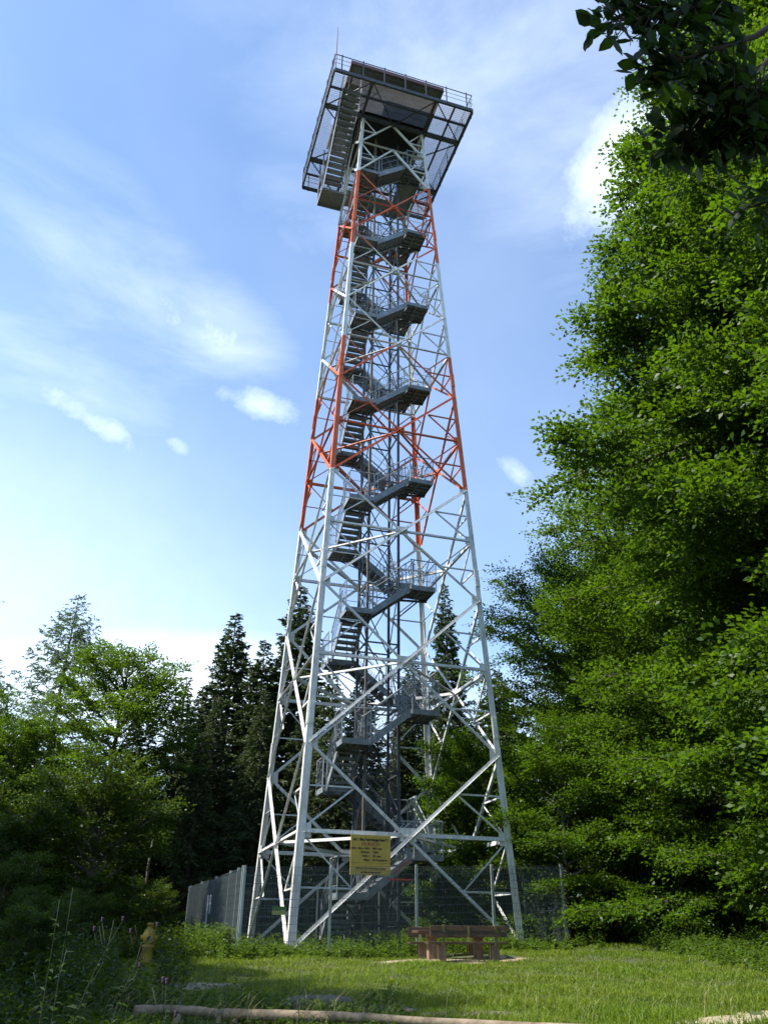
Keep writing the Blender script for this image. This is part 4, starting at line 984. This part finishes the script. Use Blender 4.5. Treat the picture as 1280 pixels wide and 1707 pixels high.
# ------------------------------------------------------------------ grass, weeds
def in_patch(x, y):
    """bare places: earth under the table, gravel path"""
    q = np.zeros(len(x), bool)
    for (c, a, b) in ((PC+np.array([-.45, -.25]), 2.0, 1.2), (at_ground(330, 17.5), 1.25, .33), (at_ground(1260, 13.6), 1.1, .4)):
        q |= ((x-c[0])/a)**2+((y-c[1])/b)**2 < 1
    return q
def grass():
    rng = np.random.default_rng(5); n = 420000
    u = 10.2+17.5*rng.random(n)**1.35; v = rng.uniform(-.50, .54, n)*u*1.0
    x = CAM[0]+u*FH[0]+v*RH[0]; y = CAM[1]+u*FH[1]+v*RH[1]
    keep = ~in_patch(x, y) | (rng.random(n) < .07)
    keep &= ~((y > -4.3) & (x > -5) & (x < 4.4)) | (rng.random(n) < .3)
    # clumpy density and height
    cl = .5+.5*np.sin(x*2.1+np.sin(y*1.7)*1.5)*np.sin(y*2.6+np.sin(x*1.3)*2)
    keep &= rng.random(n) < .55+.45*cl
    x, y, u, v, cl = x[keep], y[keep], u[keep], v[keep], cl[keep]; n = len(x)
    z = gz(x, y)
    h = (.045+.065*rng.random(n)**1.6)*(.75+.6*cl); h *= np.where(u < 14.5, 1.25, 1.0)
    az = rng.uniform(0, 6.283, n); lean = rng.uniform(.15, 1.0, n)
    d = np.stack([np.cos(az)*lean*.7, np.sin(az)*lean*.7, np.ones(n)], 1); d = nrm(d)
    P = np.stack([x, y, z-.01], 1); w = rng.uniform(.0035, .007, n)*(1+.03*u)
    az2 = rng.uniform(0, 6.283, n); S = np.stack([np.cos(az2), np.sin(az2), np.zeros(n)], 1)*w[:, None]
    mid = P+d*h[:, None]*.6; tip = P+d*h[:, None]+np.stack([np.cos(az), np.sin(az), -.35*np.ones(n)], 1)*(h*.28*lean)[:, None]
    V = np.stack([P-S, P+S, mid+S*.75, mid-S*.75, mid-S*.75, mid+S*.75, tip+S*.1, tip-S*.1], 1).reshape(-1, 3)
    o = link_mesh('grass', fast_mesh('grass', V, 4, np.repeat(np.clip(rng.random(n)*.6+.4*cl, 0, 1), 2), MT['grass'])); tag(o, 'sunlit short meadow grass in front of the fence', 'grass', kind='stuff')
    # dry seed stalks
    n = 2600; u = 11.5+7*rng.random(n)**1.5; v = rng.uniform(-.42, .5, n)*u
    keep = rng.random(n) < np.where(v < .02*u, 1.0, .12); u, v = u[keep], v[keep]; n = len(u)
    x = CAM[0]+u*FH[0]+v*RH[0]; y = CAM[1]+u*FH[1]+v*RH[1]; z = gz(x, y); az = rng.normal(-.3, .8, n); h = rng.uniform(.22, .5, n)
    P = np.stack([x, y, z], 1); d = np.stack([np.cos(az)*.35, np.sin(az)*.35, np.ones(n)], 1); S = np.stack([np.sin(az), -np.cos(az), np.zeros(n)], 1)*.0016
    bend = np.stack([np.cos(az), np.sin(az), -.3*np.ones(n)], 1)
    mid = P+d*h[:, None]*.7; tip = P+d*h[:, None]+bend*(h*.28)[:, None]
    V = np.stack([P-S, P+S, mid+S, mid-S, mid-S*1.8, mid+S*1.8, tip+S, tip-S], 1).reshape(-1, 3)
    o = link_mesh('seed_stalks', fast_mesh('seed_stalks', V, 4, np.repeat(rng.random(n), 2), MT['straw'])); tag(o, 'thin dry seed stalks standing out of the foreground grass', 'grass', kind='stuff')
grass()
def weeds(name, label, seed, pts, hrange, leaf, per, m='weed'):
    """leafy stems at the given points"""
    rng = np.random.default_rng(seed); pts = np.asarray(pts); n = len(pts); h = rng.uniform(*hrange, n)*(.4+.85*(.5+.5*np.sin(pts[:, 0]*1.7+np.sin(pts[:, 1]*1.1)*2)*np.sin(pts[:, 1]*2.1+pts[:, 0]*.9)))
    k = per; s = (np.arange(k)+.5)/k
    az0 = rng.uniform(0, 6.28, n); lean = np.stack([np.cos(az0), np.sin(az0)], 1)*rng.uniform(0, .3, n)[:, None]
    z = gz(pts[:, 0], pts[:, 1])
    P = np.zeros((n, k, 3)); P[..., 0] = pts[:, 0, None]+lean[:, 0, None]*h[:, None]*s; P[..., 1] = pts[:, 1, None]+lean[:, 1, None]*h[:, None]*s; P[..., 2] = z[:, None]+h[:, None]*s
    az = az0[:, None]+np.arange(k)[None]*2.2+rng.uniform(-.4, .4, (n, k)); el = rng.uniform(-.3, .7, (n, k))
    D = np.stack([np.cos(az)*np.cos(el), np.sin(az)*np.cos(el), np.sin(el)], -1)
    N_ = np.array([0, 0, 1.])+rng.normal(0, .35, D.shape); sz = leaf*rng.uniform(.6, 1.25, (n, k))*(1.15-.5*s)
    V = leaves(P.reshape(-1, 3), D.reshape(-1, 3), N_.reshape(-1, 3), sz.ravel(), sz.ravel()*.5)
    # stems
    a = rng.uniform(0, 6.28, n); S = np.stack([np.cos(a), np.sin(a), np.zeros(n)], 1)*.004; B = np.stack([pts[:, 0], pts[:, 1], z], 1); T = P[:, -1]
    V2 = np.stack([B-S, B+S, T+S*.5, T-S*.5], 1).reshape(-1, 3); V = np.concatenate([V, V2])
    r = np.repeat(rng.random(n), k)*.5+rng.random(n*k)*.5
    o = link_mesh(name, fast_mesh(name, V, 4, np.concatenate([r, np.full(n, .3)]), MT[m])); tag(o, label, 'undergrowth', kind='stuff'); return o
def scatter(n, f, seed):
    rng = np.random.default_rng(seed); return f(rng, n)
def along_fence(rng, n):
    t = rng.random(n); x = FC[0]-.6+t*(FR[0]-FC[0]+1.4); y = FC[1]-.1-np.abs(rng.normal(0, .42, n)); m = rng.random(n) < .55+.45*np.sin(x*1.9)*np.sin(x*.7+1); return np.stack([x, y], 1)[m]
weeds('undergrowth', 'leafy weeds crowding the foot of the front fence', 1, scatter(2000, along_fence, 1), (.18, .55), .11, 12)
def along_left(rng, n):
    t = rng.random(n)**.8; x = FB[0]+t*(FC[0]-FB[0])-np.abs(rng.normal(0, .5, n))-.1; y = FB[1]+t*(FC[1]-FB[1]); return np.stack([x, y], 1)
weeds('undergrowth', 'weeds growing against the sheeted left fence', 2, scatter(900, along_left, 2), (.2, .7), .12, 12)
def inside(rng, n): return np.stack([rng.uniform(-4.8, 4.2, n), rng.uniform(-4.2, 5, n)], 1)
weeds('undergrowth', 'weeds growing inside the fence round the tower feet', 3, scatter(1200, inside, 3), (.2, .7), .12, 10)
def uvs(u, v): return np.stack([CAM[0]+u*FH[0]+v*RH[0], CAM[1]+u*FH[1]+v*RH[1]], 1)
def left_dark(rng, n):
    u = rng.uniform(10.5, 30, n); edge = 3.7+.14*(u-10.5)+.5*np.sin(u*1.3)+.3*np.sin(u*3.1+1); v = -(edge+rng.normal(0, .45, n)+rng.random(n)**1.2*9)
    m = (v > -.48*u) & ~((np.abs(v/u+.262) < .022) & (u > 15) & (u < 22.6)); return uvs(u, v)[m]
weeds('undergrowth', 'dark nettles and brambles covering the shaded left foreground', 4, scatter(7500, left_dark, 4), (.25, .95), .13, 12, 'bush')
def left_front(rng, n):
    u = rng.uniform(10.5, 13.8, n); v = u*rng.uniform(-.32, .02, n); return uvs(u, v)
weeds('undergrowth', 'pale leafy weeds round the log rail and rocks', 5, scatter(800, left_front, 5), (.12, .38), .09, 9)
def right_edge(rng, n):
    u = rng.uniform(17.5, 27, n); v = 7.3+np.abs(rng.normal(0, 1.6, n)); m = v < u*.5; return uvs(u, v)[m]
weeds('undergrowth', 'mixed weeds along the right forest edge of the meadow', 6, scatter(1500, right_edge, 6), (.12, .5), .12, 11)
def floor_(rng, n):
    u = rng.uniform(27, 44, n); v = u*rng.uniform(-.5, .5, n); return uvs(u, v)
weeds('undergrowth', 'dark low plants on the forest floor behind the tower', 7, scatter(4200, floor_, 7), (.3, 1.1), .2, 10, 'bush')

def thistles():
    GT = 'tall dark thistles in the left foreground'
    items = [(262, 1545, 9.0, 2, 'thistle with a purple head, tallest near the hydrant'), (205, 1535, 9.3, 2, 'thistle with small purple heads left of the hydrant'), (100, 1500, 8.2, 0, 'straight dark stalk at the far left'),
             (122, 1480, 8.6, 0, 'straight dark stalk right of the far-left one'), (278, 1640, 7.6, 1, 'short thistle with a dark head in front of the gravel path'), (500, 1600, 8.8, 0, 'dark leafy plant rising over the grass left of the picnic table')]
    for i, (px, py, d, kind, lb) in enumerate(items):
        rng = np.random.default_rng(100+i); r = ray(px, py); r = r/np.linalg.norm(r[:2]); top = CAM+r*d
        lean = (-.35, -.05) if i in (0, 1) else (.02, 0); bx, by = top[0]+lean[0], top[1]+lean[1]; bz = float(gz(bx, by)); h = top[2]-bz
        o = empty('thistle', (bx, by, bz)); tag(o, lb, 'thistle', GT)
        T = np.array([top[0]-bx, top[1]-by, h]); st = MB(); pts = [T*np.array([t*t, t*t, t]) for t in np.linspace(0, 1, 7)]; st.tube(pts, [.007-.005*t for t in np.linspace(0, 1, 7)], 6)
        tips = [pts[-1]]
        for k in range(5 if kind else 1):
            t = rng.uniform(.45, .85); p = T*np.array([t*t, t*t, t]); a = rng.uniform(0, 6.28); q = p+np.array([math.cos(a)*.13, math.sin(a)*.13, .22]); st.tube([p, p*.5+q*.5+np.array([0, 0, -.03]), q], [.004, .003, .0025], 4)
            if kind: tips.append(q)
        st.build('stem', MT['stalk'], o, True)
        n = int(26*h/1.4)+8; t = rng.uniform(.05, .9, n); P = T[None]*np.stack([t*t, t*t, t], 1); a = rng.uniform(0, 6.28, n); D = np.stack([np.cos(a), np.sin(a), rng.uniform(-.4, .5, n)], 1)
        sz = rng.uniform(.06, .15, n)*(1.15-.6*t); V = leaves(P, D, np.array([0, 0, 1.])+rng.normal(0, .3, D.shape), sz, sz*.3)
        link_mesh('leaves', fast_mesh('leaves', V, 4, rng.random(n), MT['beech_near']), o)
        if kind:
            for q in tips[:3]: MB().lathe(q, [(.003, -.01), (.011, .0), (.012, .013), (.009, .02), (.016, .034), (.012, .04)], 10).build('flower_head', MT['thistle'], o, True)
thistles()
